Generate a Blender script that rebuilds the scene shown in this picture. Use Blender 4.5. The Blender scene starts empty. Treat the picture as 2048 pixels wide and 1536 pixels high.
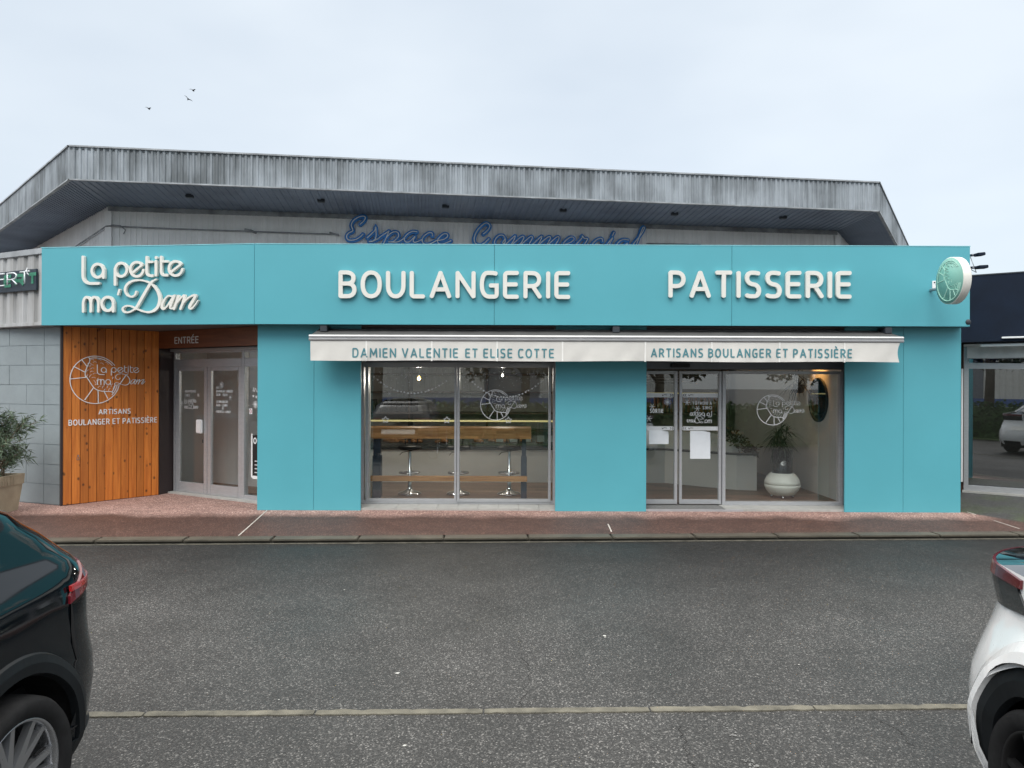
import bpy, bmesh, math, random
from mathutils import Vector, Matrix
R = math.radians
random.seed(7)
S = bpy.context.scene
COL = S.collection

# ------------------------------------------------------------------ camera
FPX, CH, ROLL = 1450.0, 2.0, 0.0035
cd = bpy.data.cameras.new('camera'); cam = bpy.data.objects.new('camera', cd); COL.objects.link(cam)
cd.sensor_width = 36; cd.lens = FPX / 2048 * 36; cd.clip_end = 2000; cd.clip_start = .05
cam.matrix_world = Matrix.Translation((0, 0, CH)) @ Matrix.Rotation(R(90), 4, 'X') @ Matrix.Rotation(ROLL, 4, 'Z')
S.camera = cam
S.view_settings.view_transform = 'Standard'; S.view_settings.look = 'None'
S.view_settings.exposure = 0.0; S.view_settings.gamma = 1

# ------------------------------------------------------------------ world: overcast sky
SUN_EL, SUN_AZ = R(47), R(200)
W = bpy.data.worlds.new('World'); S.world = W; W.use_nodes = True
wn, wl = W.node_tree.nodes, W.node_tree.links
wn.clear()
wout = wn.new('ShaderNodeOutputWorld'); wadd = wn.new('ShaderNodeAddShader')
b1 = wn.new('ShaderNodeBackground'); b2 = wn.new('ShaderNodeBackground')
sky = wn.new('ShaderNodeTexSky'); sky.sky_type = 'NISHITA'; sky.sun_disc = False
sky.sun_elevation = SUN_EL; sky.sun_rotation = SUN_AZ
b1.inputs[1].default_value = 0.035
tc = wn.new('ShaderNodeTexCoord'); sep = wn.new('ShaderNodeSeparateXYZ')
mp = wn.new('ShaderNodeMapping'); mp.inputs['Scale'].default_value = (1, 1, 2.6)
nz = wn.new('ShaderNodeTexNoise'); nz.inputs['Scale'].default_value = 1.5; nz.inputs['Detail'].default_value = 4; nz.inputs['Roughness'].default_value = .5
cr = wn.new('ShaderNodeValToRGB')      # cloud tint
cr.color_ramp.elements[0].position = .30; cr.color_ramp.elements[0].color = (.60, .67, .74, 1)
cr.color_ramp.elements[1].position = .68; cr.color_ramp.elements[1].color = (.80, .855, .89, 1)
el = wn.new('ShaderNodeValToRGB')      # luminance by elevation (the zenith of an overcast sky is far brighter)
e = el.color_ramp.elements
e[0].position = 0; e[0].color = (.86, .86, .86, 1)
e[1].position = 1; e[1].color = (4.4, 3.9, 3.4, 1)
x = e.new(.12); x.color = (.90, .90, .90, 1)
x = e.new(.47); x.color = (1.0, 1.0, 1.0, 1)
x = e.new(.64); x.color = (3.55, 3.2, 2.85, 1)
mul = wn.new('ShaderNodeMixRGB'); mul.blend_type = 'MULTIPLY'; mul.inputs[0].default_value = 1
wl.new(tc.outputs['Generated'], sep.inputs[0]); wl.new(tc.outputs['Generated'], mp.inputs[0])
wl.new(mp.outputs[0], nz.inputs['Vector']); wl.new(nz.outputs[0], cr.inputs[0])
wl.new(sep.outputs['Z'], el.inputs[0])
wl.new(cr.outputs[0], mul.inputs[1]); wl.new(el.outputs[0], mul.inputs[2])
wl.new(sky.outputs[0], b1.inputs[0]); wl.new(mul.outputs[0], b2.inputs[0]); b2.inputs[1].default_value = 1.0
wl.new(b1.outputs[0], wadd.inputs[0]); wl.new(b2.outputs[0], wadd.inputs[1]); wl.new(wadd.outputs[0], wout.inputs[0])

# ------------------------------------------------------------------ sun (soft, behind cloud)
sd = bpy.data.lights.new('sun', 'SUN'); sd.energy = 1.2; sd.angle = R(32); sd.color = (1, .97, .93)
so = bpy.data.objects.new('sun', sd); COL.objects.link(so)
sdir = Vector((-.30 * math.cos(SUN_EL), -.95 * math.cos(SUN_EL), math.sin(SUN_EL)))
so.rotation_euler = sdir.to_track_quat('Z', 'Y').to_euler(); so.location = (-6, -10, 30)

# ------------------------------------------------------------------ helpers
def at(px, py, Y):
    return Vector(((px - 1024) / FPX * Y, Y, CH - (py - ROLL * (px - 1024) - 768) / FPX * Y))

def on_plane(px, py, P, n):
    d = at(px, py, 1.0) - Vector((0, 0, CH)); o = Vector((0, 0, CH))
    return o + d * ((Vector(P) - o).dot(n) / d.dot(n))

def frame(P, d, up=(0, 0, 1)):
    """u along d, v up, w towards the viewer side (u x v)"""
    d = Vector(d).normalized(); v = Vector(up); w = d.cross(v).normalized()
    m = Matrix(((d.x, v.x, w.x, P[0]), (d.y, v.y, w.y, P[1]), (d.z, v.z, w.z, P[2]), (0, 0, 0, 1)))
    return m

ORG = {}
class MB:
    def __init__(s, xf=None): s.v = []; s.f = []; s.xf = xf; s.sm = []
    def add(s, vs, fs, smooth=False):
        b = len(s.v)
        for p in vs:
            p = Vector(p)
            s.v.append(s.xf @ p if s.xf else p)
        for f in fs: s.f.append([b + i for i in f]); s.sm.append(smooth)
        return s
    def box(s, x0, x1, y0, y1, z0, z1):
        return s.add([(x0,y0,z0),(x1,y0,z0),(x1,y1,z0),(x0,y1,z0),(x0,y0,z1),(x1,y0,z1),(x1,y1,z1),(x0,y1,z1)],
                     [(0,3,2,1),(4,5,6,7),(0,1,5,4),(1,2,6,5),(2,3,7,6),(3,0,4,7)])
    def bbox(s, x0, x1, y0, y1, z0, z1, b=.004):
        """box with chamfered edges"""
        bm = bmesh.new(); bmesh.ops.create_cube(bm, size=1)
        for v in bm.verts:
            v.co = Vector(((x0+x1)/2 + v.co.x*(x1-x0), (y0+y1)/2 + v.co.y*(y1-y0), (z0+z1)/2 + v.co.z*(z1-z0)))
        b = min(b, .45*min(abs(x1-x0), abs(y1-y0), abs(z1-z0)))
        bmesh.ops.bevel(bm, geom=list(bm.edges), offset=b, segments=2, affect='EDGES')
        bm.verts.index_update()
        s.add([v.co.copy() for v in bm.verts], [[v.index for v in f.verts] for f in bm.faces]); bm.free(); return s
    def prism(s, poly, z0, z1):
        n = len(poly)
        vs = [(p[0], p[1], z0) for p in poly] + [(p[0], p[1], z1) for p in poly]
        fs = [tuple(range(n))[::-1], tuple(range(n, 2*n))] + [(i, (i+1) % n, n+(i+1) % n, n+i) for i in range(n)]
        return s.add(vs, fs)
    def tube(s, pts, r, n=8, caps=True, smooth=True):
        pts = [Vector(p) for p in pts]; rs = r if isinstance(r, (list, tuple)) else [r]*len(pts)
        vs = []; fs = []; prev = None
        for i, p in enumerate(pts):
            t = (pts[min(i+1, len(pts)-1)] - pts[max(i-1, 0)])
            t = t.normalized() if t.length > 1e-9 else Vector((0,0,1))
            if prev is None: a = t.orthogonal().normalized()
            else:
                a = prev - t*prev.dot(t); a = a.normalized() if a.length > 1e-6 else t.orthogonal().normalized()
            prev = a; b = t.cross(a)
            for k in range(n):
                an = 2*math.pi*k/n; vs.append(p + (a*math.cos(an) + b*math.sin(an))*rs[i])
        for i in range(len(pts)-1):
            for k in range(n):
                fs.append((i*n+k, i*n+(k+1) % n, (i+1)*n+(k+1) % n, (i+1)*n+k))
        if caps: fs += [tuple(range(n))[::-1], tuple(range((len(pts)-1)*n, len(pts)*n))]
        return s.add(vs, fs, smooth)
    def lathe(s, prof, c, n=32, axis='Z', smooth=True):
        vs = []; fs = []; m = len(prof)
        for k in range(n):
            a = 2*math.pi*k/n
            for r, h in prof:
                if axis == 'Z': q = (c[0]+r*math.cos(a), c[1]+r*math.sin(a), c[2]+h)
                elif axis == 'X': q = (c[0]+h, c[1]+r*math.cos(a), c[2]+r*math.sin(a))
                else: q = (c[0]+r*math.cos(a), c[1]+h, c[2]+r*math.sin(a))
                vs.append(q)
        for k in range(n):
            for i in range(m-1):
                fs.append((k*m+i, ((k+1) % n)*m+i, ((k+1) % n)*m+i+1, k*m+i+1))
        return s.add(vs, fs, smooth)
    def ribbon(s, pts, width, w0, w1, closed=False, cap=True):
        """flat stroke of the given width in the uv plane, from depth w0 to w1 (front)"""
        q = []
        for p in pts:
            p = Vector((p[0], p[1]))
            if not q or (p - q[-1]).length > 1e-6: q.append(p)
        if closed and (q[0]-q[-1]).length < 1e-6: q.pop()
        n = len(q)
        if n < 2: return s
        wd = width if isinstance(width, (list, tuple)) else [width]*n
        if len(wd) != n: wd = [wd[min(len(wd)-1, int(i*len(wd)/n))] for i in range(n)]
        L = []; Rr = []
        for i in range(n):
            a = q[i-1] if (i > 0 or closed) else None
            b = q[(i+1) % n] if (i < n-1 or closed) else None
            d1 = (q[i]-a).normalized() if a is not None else None
            d2 = (b-q[i]).normalized() if b is not None else None
            if d1 is None: d1 = d2
            if d2 is None: d2 = d1
            n1 = Vector((-d1.y, d1.x)); n2 = Vector((-d2.y, d2.x)); m = n1+n2
            m = m.normalized() if m.length > 1e-4 else n1
            k = min(1.6, 1/max(.35, m.dot(n1)))
            L.append(q[i]+m*k*wd[i]/2); Rr.append(q[i]-m*k*wd[i]/2)
        vs = []; fs = []
        for i in range(n):
            wi = w1+(1e-5*i if w1 > .004 else 3e-6*i); vs += [(L[i].x, L[i].y, w0), (Rr[i].x, Rr[i].y, w0), (Rr[i].x, Rr[i].y, wi), (L[i].x, L[i].y, wi)]
        for i in range(n if closed else n-1):
            a = 4*i; b = 4*((i+1) % n)
            fs += [(a+3, a+2, b+2, b+3), (a+2, a+1, b+1, b+2), (a, a+3, b+3, b)]
        s.add(vs, fs)
        if not closed and cap:
            for i, sg in ((0, -1), (n-1, 1)):
                d = ((q[1]-q[0]) if i == 0 else (q[-1]-q[-2])).normalized()*sg
                nn = Vector((-d.y, d.x)); h = wd[i]/2
                pl = [q[i] + nn*h*math.cos(math.pi*k/6) + d*h*.8*math.sin(math.pi*k/6) for k in range(7)][::-1]
                m = len(pl)
                s.add([(p.x, p.y, w0) for p in pl]+[(p.x, p.y, w1) for p in pl],
                      [tuple(range(m, 2*m))]+[(j, j+1, m+j+1, m+j) for j in range(m-1)])
        elif not closed:
            s.add([vs[0], vs[1], vs[2], vs[3]], [(0, 1, 2, 3)]); e = vs[-4:]; s.add(e, [(0, 3, 2, 1)])
        return s
    def disc(s, c, r, w, n=16):
        return s.add([(c[0]+r*math.cos(2*math.pi*k/n), c[1]+r*math.sin(2*math.pi*k/n), w) for k in range(n)], [tuple(range(n))])
    def ribbed(s, P0, P1, Q0, Q1, nrm, n, depth, fr=.5, sl=.12):
        """trapezoidal sheet: ribs run from edge P to edge Q, n ribs along it"""
        P0, P1, Q0, Q1, nrm = map(Vector, (P0, P1, Q0, Q1, nrm)); ts = []
        for i in range(n):
            for t, d in ((0, 0), (fr-sl, 0), (fr, 1), (1-sl, 1)): ts.append(((i+t)/n, d))
        ts.append((1.0, 0)); vs = []; fs = []
        for t, d in ts:
            vs += [P0.lerp(P1, t)+nrm*depth*d, Q0.lerp(Q1, t)+nrm*depth*d]
        for i in range(len(ts)-1): fs.append((2*i, 2*i+2, 2*i+3, 2*i+1))
        return s.add(vs, fs)
    def build(s, name, m, parent=None, loc=None):
        o0 = Vector(ORG.get(parent.name, (0, 0, 0))) if parent else Vector(loc or (0, 0, 0))
        me = bpy.data.meshes.new(name)
        me.from_pydata([tuple(p-o0) for p in s.v], [], s.f)
        me.polygons.foreach_set('use_smooth', s.sm); me.update()
        me.materials.append(m)
        o = bpy.data.objects.new(name, me); COL.objects.link(o)
        if parent: o.parent = parent
        else: o.location = o0
        ORG[o.name] = o0
        return o

def tag(o, label=None, cat=None, group=None, kind=None):
    if label: o['label'] = label
    if cat: o['category'] = cat
    if group: o['group'] = group
    if kind: o['kind'] = kind
    return o
def thing(name, label, cat, loc=(0, 0, 0), group=None):
    o = bpy.data.objects.new(name, None); COL.objects.link(o); o.location = loc; o.empty_display_size = .2
    ORG[o.name] = Vector(loc)
    return tag(o, label, cat, group)
def copy_tree(o, parent=None):
    c = o.copy(); COL.objects.link(c)
    if parent: c.parent = parent
    for ch in o.children: copy_tree(ch, c)
    return c

# ------------------------------------------------------------------ materials
MATS = {}
def mat(name, col, rough=.5, metal=0., var=.08, vs=4., bump=0., bs=60., coat=0., spec=.5, emit=None, es=0., stretch=None, rv=.06):
    if name in MATS: return MATS[name]
    m = bpy.data.materials.new(name); m.use_nodes = True; MATS[name] = m
    N, L = m.node_tree.nodes, m.node_tree.links; p = N['Principled BSDF']
    p.inputs['Metallic'].default_value = metal; p.inputs['Specular IOR Level'].default_value = spec
    p.inputs['Coat Weight'].default_value = coat; p.inputs['Coat Roughness'].default_value = .03
    t = N.new('ShaderNodeTexCoord'); mp = N.new('ShaderNodeMapping'); L.new(t.outputs['Object'], mp.inputs[0])
    if stretch: mp.inputs['Scale'].default_value = stretch
    n = N.new('ShaderNodeTexNoise'); n.inputs['Scale'].default_value = vs; n.inputs['Detail'].default_value = 6; n.inputs['Roughness'].default_value = .6
    L.new(mp.outputs[0], n.inputs['Vector'])
    r = N.new('ShaderNodeValToRGB'); r.color_ramp.elements[0].position = .3; r.color_ramp.elements[1].position = .7
    r.color_ramp.elements[0].color = tuple(c*(1-var) for c in col)+(1,)
    r.color_ramp.elements[1].color = tuple(min(1, c*(1+var)) for c in col)+(1,)
    L.new(n.outputs[0], r.inputs[0]); L.new(r.outputs[0], p.inputs['Base Color'])
    mr = N.new('ShaderNodeMapRange'); mr.inputs[3].default_value = max(.02, rough-rv); mr.inputs[4].default_value = min(1, rough+rv)
    L.new(n.outputs[0], mr.inputs[0]); L.new(mr.outputs[0], p.inputs['Roughness'])
    if bump:
        n2 = N.new('ShaderNodeTexNoise'); n2.inputs['Scale'].default_value = bs; n2.inputs['Detail'].default_value = 3
        L.new(mp.outputs[0], n2.inputs['Vector'])
        b = N.new('ShaderNodeBump'); b.inputs['Strength'].default_value = bump; b.inputs['Distance'].default_value = .01
        L.new(n2.outputs[0], b.inputs['Height']); L.new(b.outputs[0], p.inputs['Normal'])
    if emit:
        p.inputs['Emission Color'].default_value = emit+(1,); p.inputs['Emission Strength'].default_value = es
    return m
def nd(m): return m.node_tree.nodes, m.node_tree.links

def glass(name, tint=(.86, .89, .88), f0=.05, rough=.0):
    m = bpy.data.materials.new(name); m.use_nodes = True; N, L = nd(m); N.clear()
    o = N.new('ShaderNodeOutputMaterial'); mx = N.new('ShaderNodeMixShader')
    t = N.new('ShaderNodeBsdfTransparent'); t.inputs[0].default_value = tint+(1,)
    g = N.new('ShaderNodeBsdfGlossy'); g.inputs['Roughness'].default_value = rough; g.inputs['Color'].default_value = (.95, .97, 1, 1)
    lw = N.new('ShaderNodeLayerWeight'); lw.inputs['Blend'].default_value = .5
    pw = N.new('ShaderNodeMath'); pw.operation = 'POWER'; pw.inputs[1].default_value = 5
    mu = N.new('ShaderNodeMath'); mu.operation = 'MULTIPLY_ADD'; mu.inputs[1].default_value = 1-f0; mu.inputs[2].default_value = f0
    L.new(lw.outputs['Facing'], pw.inputs[0]); L.new(pw.outputs[0], mu.inputs[0]); L.new(mu.outputs[0], mx.inputs[0])
    L.new(t.outputs[0], mx.inputs[1]); L.new(g.outputs[0], mx.inputs[2]); L.new(mx.outputs[0], o.inputs[0])
    return m

def asphalt():
    m = mat('asphalt', (.039, .0385, .038), .6, var=.25, vs=1.3); N, L = nd(m); p = N['Principled BSDF']
    t = N.new('ShaderNodeTexCoord')
    v = N.new('ShaderNodeTexVoronoi'); v.inputs['Scale'].default_value = 115; L.new(t.outputs['Object'], v.inputs['Vector'])
    bw = N.new('ShaderNodeRGBToBW'); L.new(v.outputs['Color'], bw.inputs[0])
    r = N.new('ShaderNodeValToRGB'); e = r.color_ramp.elements
    e[0].position = .25; e[0].color = (.55, .55, .56, 1); e[1].position = .92; e[1].color = (4.4, 4.35, 4.25, 1)
    k = e.new(.62); k.color = (1.0, 1.0, 1.0, 1); k = e.new(.76); k.color = (1.7, 1.7, 1.68, 1)
    L.new(bw.outputs[0], r.inputs[0])
    v2 = N.new('ShaderNodeTexVoronoi'); v2.inputs['Scale'].default_value = 260; L.new(t.outputs['Object'], v2.inputs['Vector'])
    bw2 = N.new('ShaderNodeRGBToBW'); L.new(v2.outputs['Color'], bw2.inputs[0])
    mr = N.new('ShaderNodeMapRange'); mr.inputs[1].default_value = .2; mr.inputs[2].default_value = .8; mr.inputs[3].default_value = .65; mr.inputs[4].default_value = 1.4
    L.new(bw2.outputs[0], mr.inputs[0])
    # damp patches
    n = N.new('ShaderNodeTexNoise'); n.inputs['Scale'].default_value = .35; n.inputs['Detail'].default_value = 5; n.inputs['Roughness'].default_value = .6
    L.new(t.outputs['Object'], n.inputs['Vector'])
    nr = N.new('ShaderNodeMapRange'); nr.inputs[1].default_value = .35; nr.inputs[2].default_value = .65; nr.inputs[3].default_value = .78; nr.inputs[4].default_value = 1.15
    L.new(n.outputs[0], nr.inputs[0])
    m1 = N.new('ShaderNodeMixRGB'); m1.blend_type = 'MULTIPLY'; m1.inputs[0].default_value = 1
    m2 = N.new('ShaderNodeMixRGB'); m2.blend_type = 'MULTIPLY'; m2.inputs[0].default_value = 1
    m3 = N.new('ShaderNodeMixRGB'); m3.blend_type = 'MULTIPLY'; m3.inputs[0].default_value = 1
    src = p.inputs['Base Color'].links[0].from_socket
    L.new(src, m1.inputs[1]); L.new(r.outputs[0], m1.inputs[2]); L.new(m1.outputs[0], m2.inputs[1]); L.new(mr.outputs[0], m2.inputs[2])
    L.new(m2.outputs[0], m3.inputs[1]); L.new(nr.outputs[0], m3.inputs[2])
    # wet lane edge by the kerb; the building's dark reflection is painted in too
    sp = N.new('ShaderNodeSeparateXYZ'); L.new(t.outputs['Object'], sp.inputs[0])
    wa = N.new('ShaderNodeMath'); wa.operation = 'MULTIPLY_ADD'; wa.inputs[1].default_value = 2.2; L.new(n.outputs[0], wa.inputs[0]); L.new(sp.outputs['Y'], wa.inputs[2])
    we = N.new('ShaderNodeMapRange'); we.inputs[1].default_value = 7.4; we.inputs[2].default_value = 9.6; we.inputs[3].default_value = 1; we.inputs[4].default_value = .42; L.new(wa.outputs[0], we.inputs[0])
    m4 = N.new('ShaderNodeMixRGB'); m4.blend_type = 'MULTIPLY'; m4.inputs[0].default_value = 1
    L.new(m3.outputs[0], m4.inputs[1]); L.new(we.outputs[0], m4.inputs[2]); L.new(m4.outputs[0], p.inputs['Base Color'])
    p.inputs['Specular IOR Level'].default_value = .35
    rr = N.new('ShaderNodeMapRange'); rr.inputs[1].default_value = .35; rr.inputs[2].default_value = .65; rr.inputs[3].default_value = .48; rr.inputs[4].default_value = .70
    L.new(n.outputs[0], rr.inputs[0]); L.new(rr.outputs[0], p.inputs['Roughness'])
    b = N.new('ShaderNodeBump'); b.inputs['Strength'].default_value = .45; b.inputs['Distance'].default_value = .005
    L.new(v.outputs['Distance'], b.inputs['Height']); b.invert = True; L.new(b.outputs[0], p.inputs['Normal'])
    return m
def pavement_mat():
    m = bpy.data.materials.new('pavement'); m.use_nodes = True; N, L = nd(m); p = N['Principled BSDF']
    t = N.new('ShaderNodeTexCoord'); sp = N.new('ShaderNodeSeparateXYZ'); L.new(t.outputs['Object'], sp.inputs[0])
    n = N.new('ShaderNodeTexNoise'); n.inputs['Scale'].default_value = 1.6; n.inputs['Detail'].default_value = 5; L.new(t.outputs['Object'], n.inputs['Vector'])
    # damp limit: dry ground close under the facade
    ad = N.new('ShaderNodeMath'); ad.operation = 'MULTIPLY_ADD'; ad.inputs[1].default_value = .5; L.new(n.outputs[0], ad.inputs[0]); L.new(sp.outputs['Y'], ad.inputs[2])
    dr = N.new('ShaderNodeMapRange'); dr.inputs[1].default_value = 10.48; dr.inputs[2].default_value = 10.80; L.new(ad.outputs[0], dr.inputs[0])
    rx = N.new('ShaderNodeMapRange'); rx.inputs[1].default_value = 6.6; rx.inputs[2].default_value = 7.2; rx.inputs[3].default_value = 1; rx.inputs[4].default_value = .0; L.new(sp.outputs['X'], rx.inputs[0])
    dm = N.new('ShaderNodeMath'); dm.operation = 'MULTIPLY'; L.new(dr.outputs[0], dm.inputs[0]); L.new(rx.outputs[0], dm.inputs[1])
    c = N.new('ShaderNodeMixRGB'); c.inputs[1].default_value = (.078, .040, .031, 1); c.inputs[2].default_value = (.335, .212, .182, 1); L.new(dm.outputs[0], c.inputs[0])
    # right of the shop the surface turns to grey bitumen with moss
    gx = N.new('ShaderNodeMath'); gx.operation = 'MULTIPLY_ADD'; gx.inputs[1].default_value = .9; L.new(sp.outputs['Y'], gx.inputs[0]); L.new(sp.outputs['X'], gx.inputs[2])
    gr = N.new('ShaderNodeMapRange'); gr.inputs[1].default_value = 16.3; gr.inputs[2].default_value = 16.42; L.new(gx.outputs[0], gr.inputs[0])
    ms = N.new('ShaderNodeValToRGB'); ms.color_ramp.elements[0].position = .45; ms.color_ramp.elements[0].color = (.05, .05, .05, 1); ms.color_ramp.elements[1].position = .7; ms.color_ramp.elements[1].color = (.05, .065, .03, 1)
    L.new(n.outputs[0], ms.inputs[0])
    c2 = N.new('ShaderNodeMixRGB'); L.new(gr.outputs[0], c2.inputs[0]); L.new(c.outputs[0], c2.inputs[1]); L.new(ms.outputs[0], c2.inputs[2])
    v = N.new('ShaderNodeTexVoronoi'); v.inputs['Scale'].default_value = 95; L.new(t.outputs['Object'], v.inputs['Vector'])
    bw = N.new('ShaderNodeRGBToBW'); L.new(v.outputs['Color'], bw.inputs[0])
    r = N.new('ShaderNodeValToRGB'); r.color_ramp.elements[0].position = .3; r.color_ramp.elements[0].color = (.62, .6, .6, 1); r.color_ramp.elements[1].position = .93; r.color_ramp.elements[1].color = (2.5, 2.9, 3.0, 1)
    k = r.color_ramp.elements.new(.75); k.color = (1.15, 1.12, 1.1, 1)
    L.new(bw.outputs[0], r.inputs[0])
    mu = N.new('ShaderNodeMixRGB'); mu.blend_type = 'MULTIPLY'; mu.inputs[0].default_value = 1; L.new(c2.outputs[0], mu.inputs[1]); L.new(r.outputs[0], mu.inputs[2])
    n3 = N.new('ShaderNodeTexNoise'); n3.inputs['Scale'].default_value = 5; n3.inputs['Detail'].default_value = 8; n3.inputs['Roughness'].default_value = .7; L.new(t.outputs['Object'], n3.inputs['Vector'])
    n3r = N.new('ShaderNodeMapRange'); n3r.inputs[1].default_value = .3; n3r.inputs[2].default_value = .7; n3r.inputs[3].default_value = .75; n3r.inputs[4].default_value = 1.25; L.new(n3.outputs[0], n3r.inputs[0])
    mu2 = N.new('ShaderNodeMixRGB'); mu2.blend_type = 'MULTIPLY'; mu2.inputs[0].default_value = 1; L.new(mu.outputs[0], mu2.inputs[1]); L.new(n3r.outputs[0], mu2.inputs[2])
    L.new(mu2.outputs[0], p.inputs['Base Color'])
    ro = N.new('ShaderNodeMapRange'); ro.inputs[3].default_value = .60; ro.inputs[4].default_value = .85; L.new(dm.outputs[0], ro.inputs[0]); L.new(ro.outputs[0], p.inputs['Roughness'])
    b = N.new('ShaderNodeBump'); b.inputs['Strength'].default_value = .4; b.inputs['Distance'].default_value = .005; b.invert = True
    L.new(v.outputs['Distance'], b.inputs['Height']); L.new(b.outputs[0], p.inputs['Normal'])
    return m
def streaky(name, base, dirt, rough=.5, amt=.75, sc=(9, 9, .55)):
    """painted sheet metal with dirt washed down it in streaks"""
    m = mat(name, base, rough, var=.08, vs=1.2); N, L = nd(m); p = N['Principled BSDF']
    t = N.new('ShaderNodeTexCoord'); mp = N.new('ShaderNodeMapping'); mp.inputs['Scale'].default_value = sc; L.new(t.outputs['Object'], mp.inputs[0])
    n = N.new('ShaderNodeTexNoise'); n.inputs['Scale'].default_value = 1; n.inputs['Detail'].default_value = 7; n.inputs['Roughness'].default_value = .68; L.new(mp.outputs[0], n.inputs['Vector'])
    n2 = N.new('ShaderNodeTexNoise'); n2.inputs['Scale'].default_value = .7; n2.inputs['Detail'].default_value = 4; L.new(t.outputs['Object'], n2.inputs['Vector'])
    a = N.new('ShaderNodeMath'); a.operation = 'ADD'; L.new(n.outputs[0], a.inputs[0]); L.new(n2.outputs[0], a.inputs[1])
    r = N.new('ShaderNodeMapRange'); r.inputs[1].default_value = .85; r.inputs[2].default_value = 1.22; r.inputs[4].default_value = amt; L.new(a.outputs[0], r.inputs[0])
    mx = N.new('ShaderNodeMixRGB'); mx.inputs[2].default_value = dirt+(1,)
    src = p.inputs['Base Color'].links[0].from_socket; L.new(src, mx.inputs[1]); L.new(r.outputs[0], mx.inputs[0]); L.new(mx.outputs[0], p.inputs['Base Color'])
    return m
def wood(name, c0, c1, knots=True, rough=.5, gs=(14, 14, .9), knot_col=(.06, .02, .008)):
    m = bpy.data.materials.new(name); m.use_nodes = True; N, L = nd(m); p = N['Principled BSDF']
    t = N.new('ShaderNodeTexCoord'); g = N.new('ShaderNodeNewGeometry')
    off = N.new('ShaderNodeVectorMath'); off.operation = 'SCALE'; off.inputs[3].default_value = 37
    cmb = N.new('ShaderNodeCombineXYZ')
    for i in range(3): L.new(g.outputs['Random Per Island'], cmb.inputs[i])
    L.new(cmb.outputs[0], off.inputs[0])
    ad = N.new('ShaderNodeVectorMath'); L.new(t.outputs['Object'], ad.inputs[0]); L.new(off.outputs[0], ad.inputs[1])
    mp = N.new('ShaderNodeMapping'); mp.inputs['Scale'].default_value = gs; L.new(ad.outputs[0], mp.inputs[0])
    n = N.new('ShaderNodeTexNoise'); n.inputs['Scale'].default_value = 1.6; n.inputs['Detail'].default_value = 8; n.inputs['Roughness'].default_value = .6; n.inputs['Distortion'].default_value = .6
    L.new(mp.outputs[0], n.inputs['Vector'])
    r = N.new('ShaderNodeValToRGB'); r.color_ramp.elements[0].position = .32; r.color_ramp.elements[0].color = c0+(1,); r.color_ramp.elements[1].position = .68; r.color_ramp.elements[1].color = c1+(1,)
    L.new(n.outputs[0], r.inputs[0]); out = r.outputs[0]
    hv = N.new('ShaderNodeHueSaturation'); mr = N.new('ShaderNodeMapRange'); mr.inputs[3].default_value = .72; mr.inputs[4].default_value = 1.22
    L.new(g.outputs['Random Per Island'], mr.inputs[0]); L.new(mr.outputs[0], hv.inputs['Value']); L.new(out, hv.inputs['Color']); out = hv.outputs[0]
    if knots:
        mk = N.new('ShaderNodeMapping'); mk.inputs['Scale'].default_value = (1, 1, .75); L.new(ad.outputs[0], mk.inputs[0])
        v = N.new('ShaderNodeTexVoronoi'); v.inputs['Scale'].default_value = 8.5; L.new(mk.outputs[0], v.inputs['Vector'])
        nn = N.new('ShaderNodeTexNoise'); nn.inputs['Scale'].default_value = 30; L.new(ad.outputs[0], nn.inputs['Vector'])
        s1 = N.new('ShaderNodeMath'); s1.operation = 'MULTIPLY_ADD'; s1.inputs[1].default_value = .10; L.new(nn.outputs[0], s1.inputs[0]); L.new(v.outputs['Distance'], s1.inputs[2])
        kr = N.new('ShaderNodeMapRange'); kr.inputs[1].default_value = .13; kr.inputs[2].default_value = .25; kr.inputs[3].default_value = .85; kr.inputs[4].default_value = 0; L.new(s1.outputs[0], kr.inputs[0])
        mx = N.new('ShaderNodeMixRGB'); mx.inputs[2].default_value = knot_col+(1,); L.new(kr.outputs[0], mx.inputs[0]); L.new(out, mx.inputs[1]); out = mx.outputs[0]
    L.new(out, p.inputs['Base Color']); p.inputs['Roughness'].default_value = rough
    return m

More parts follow.
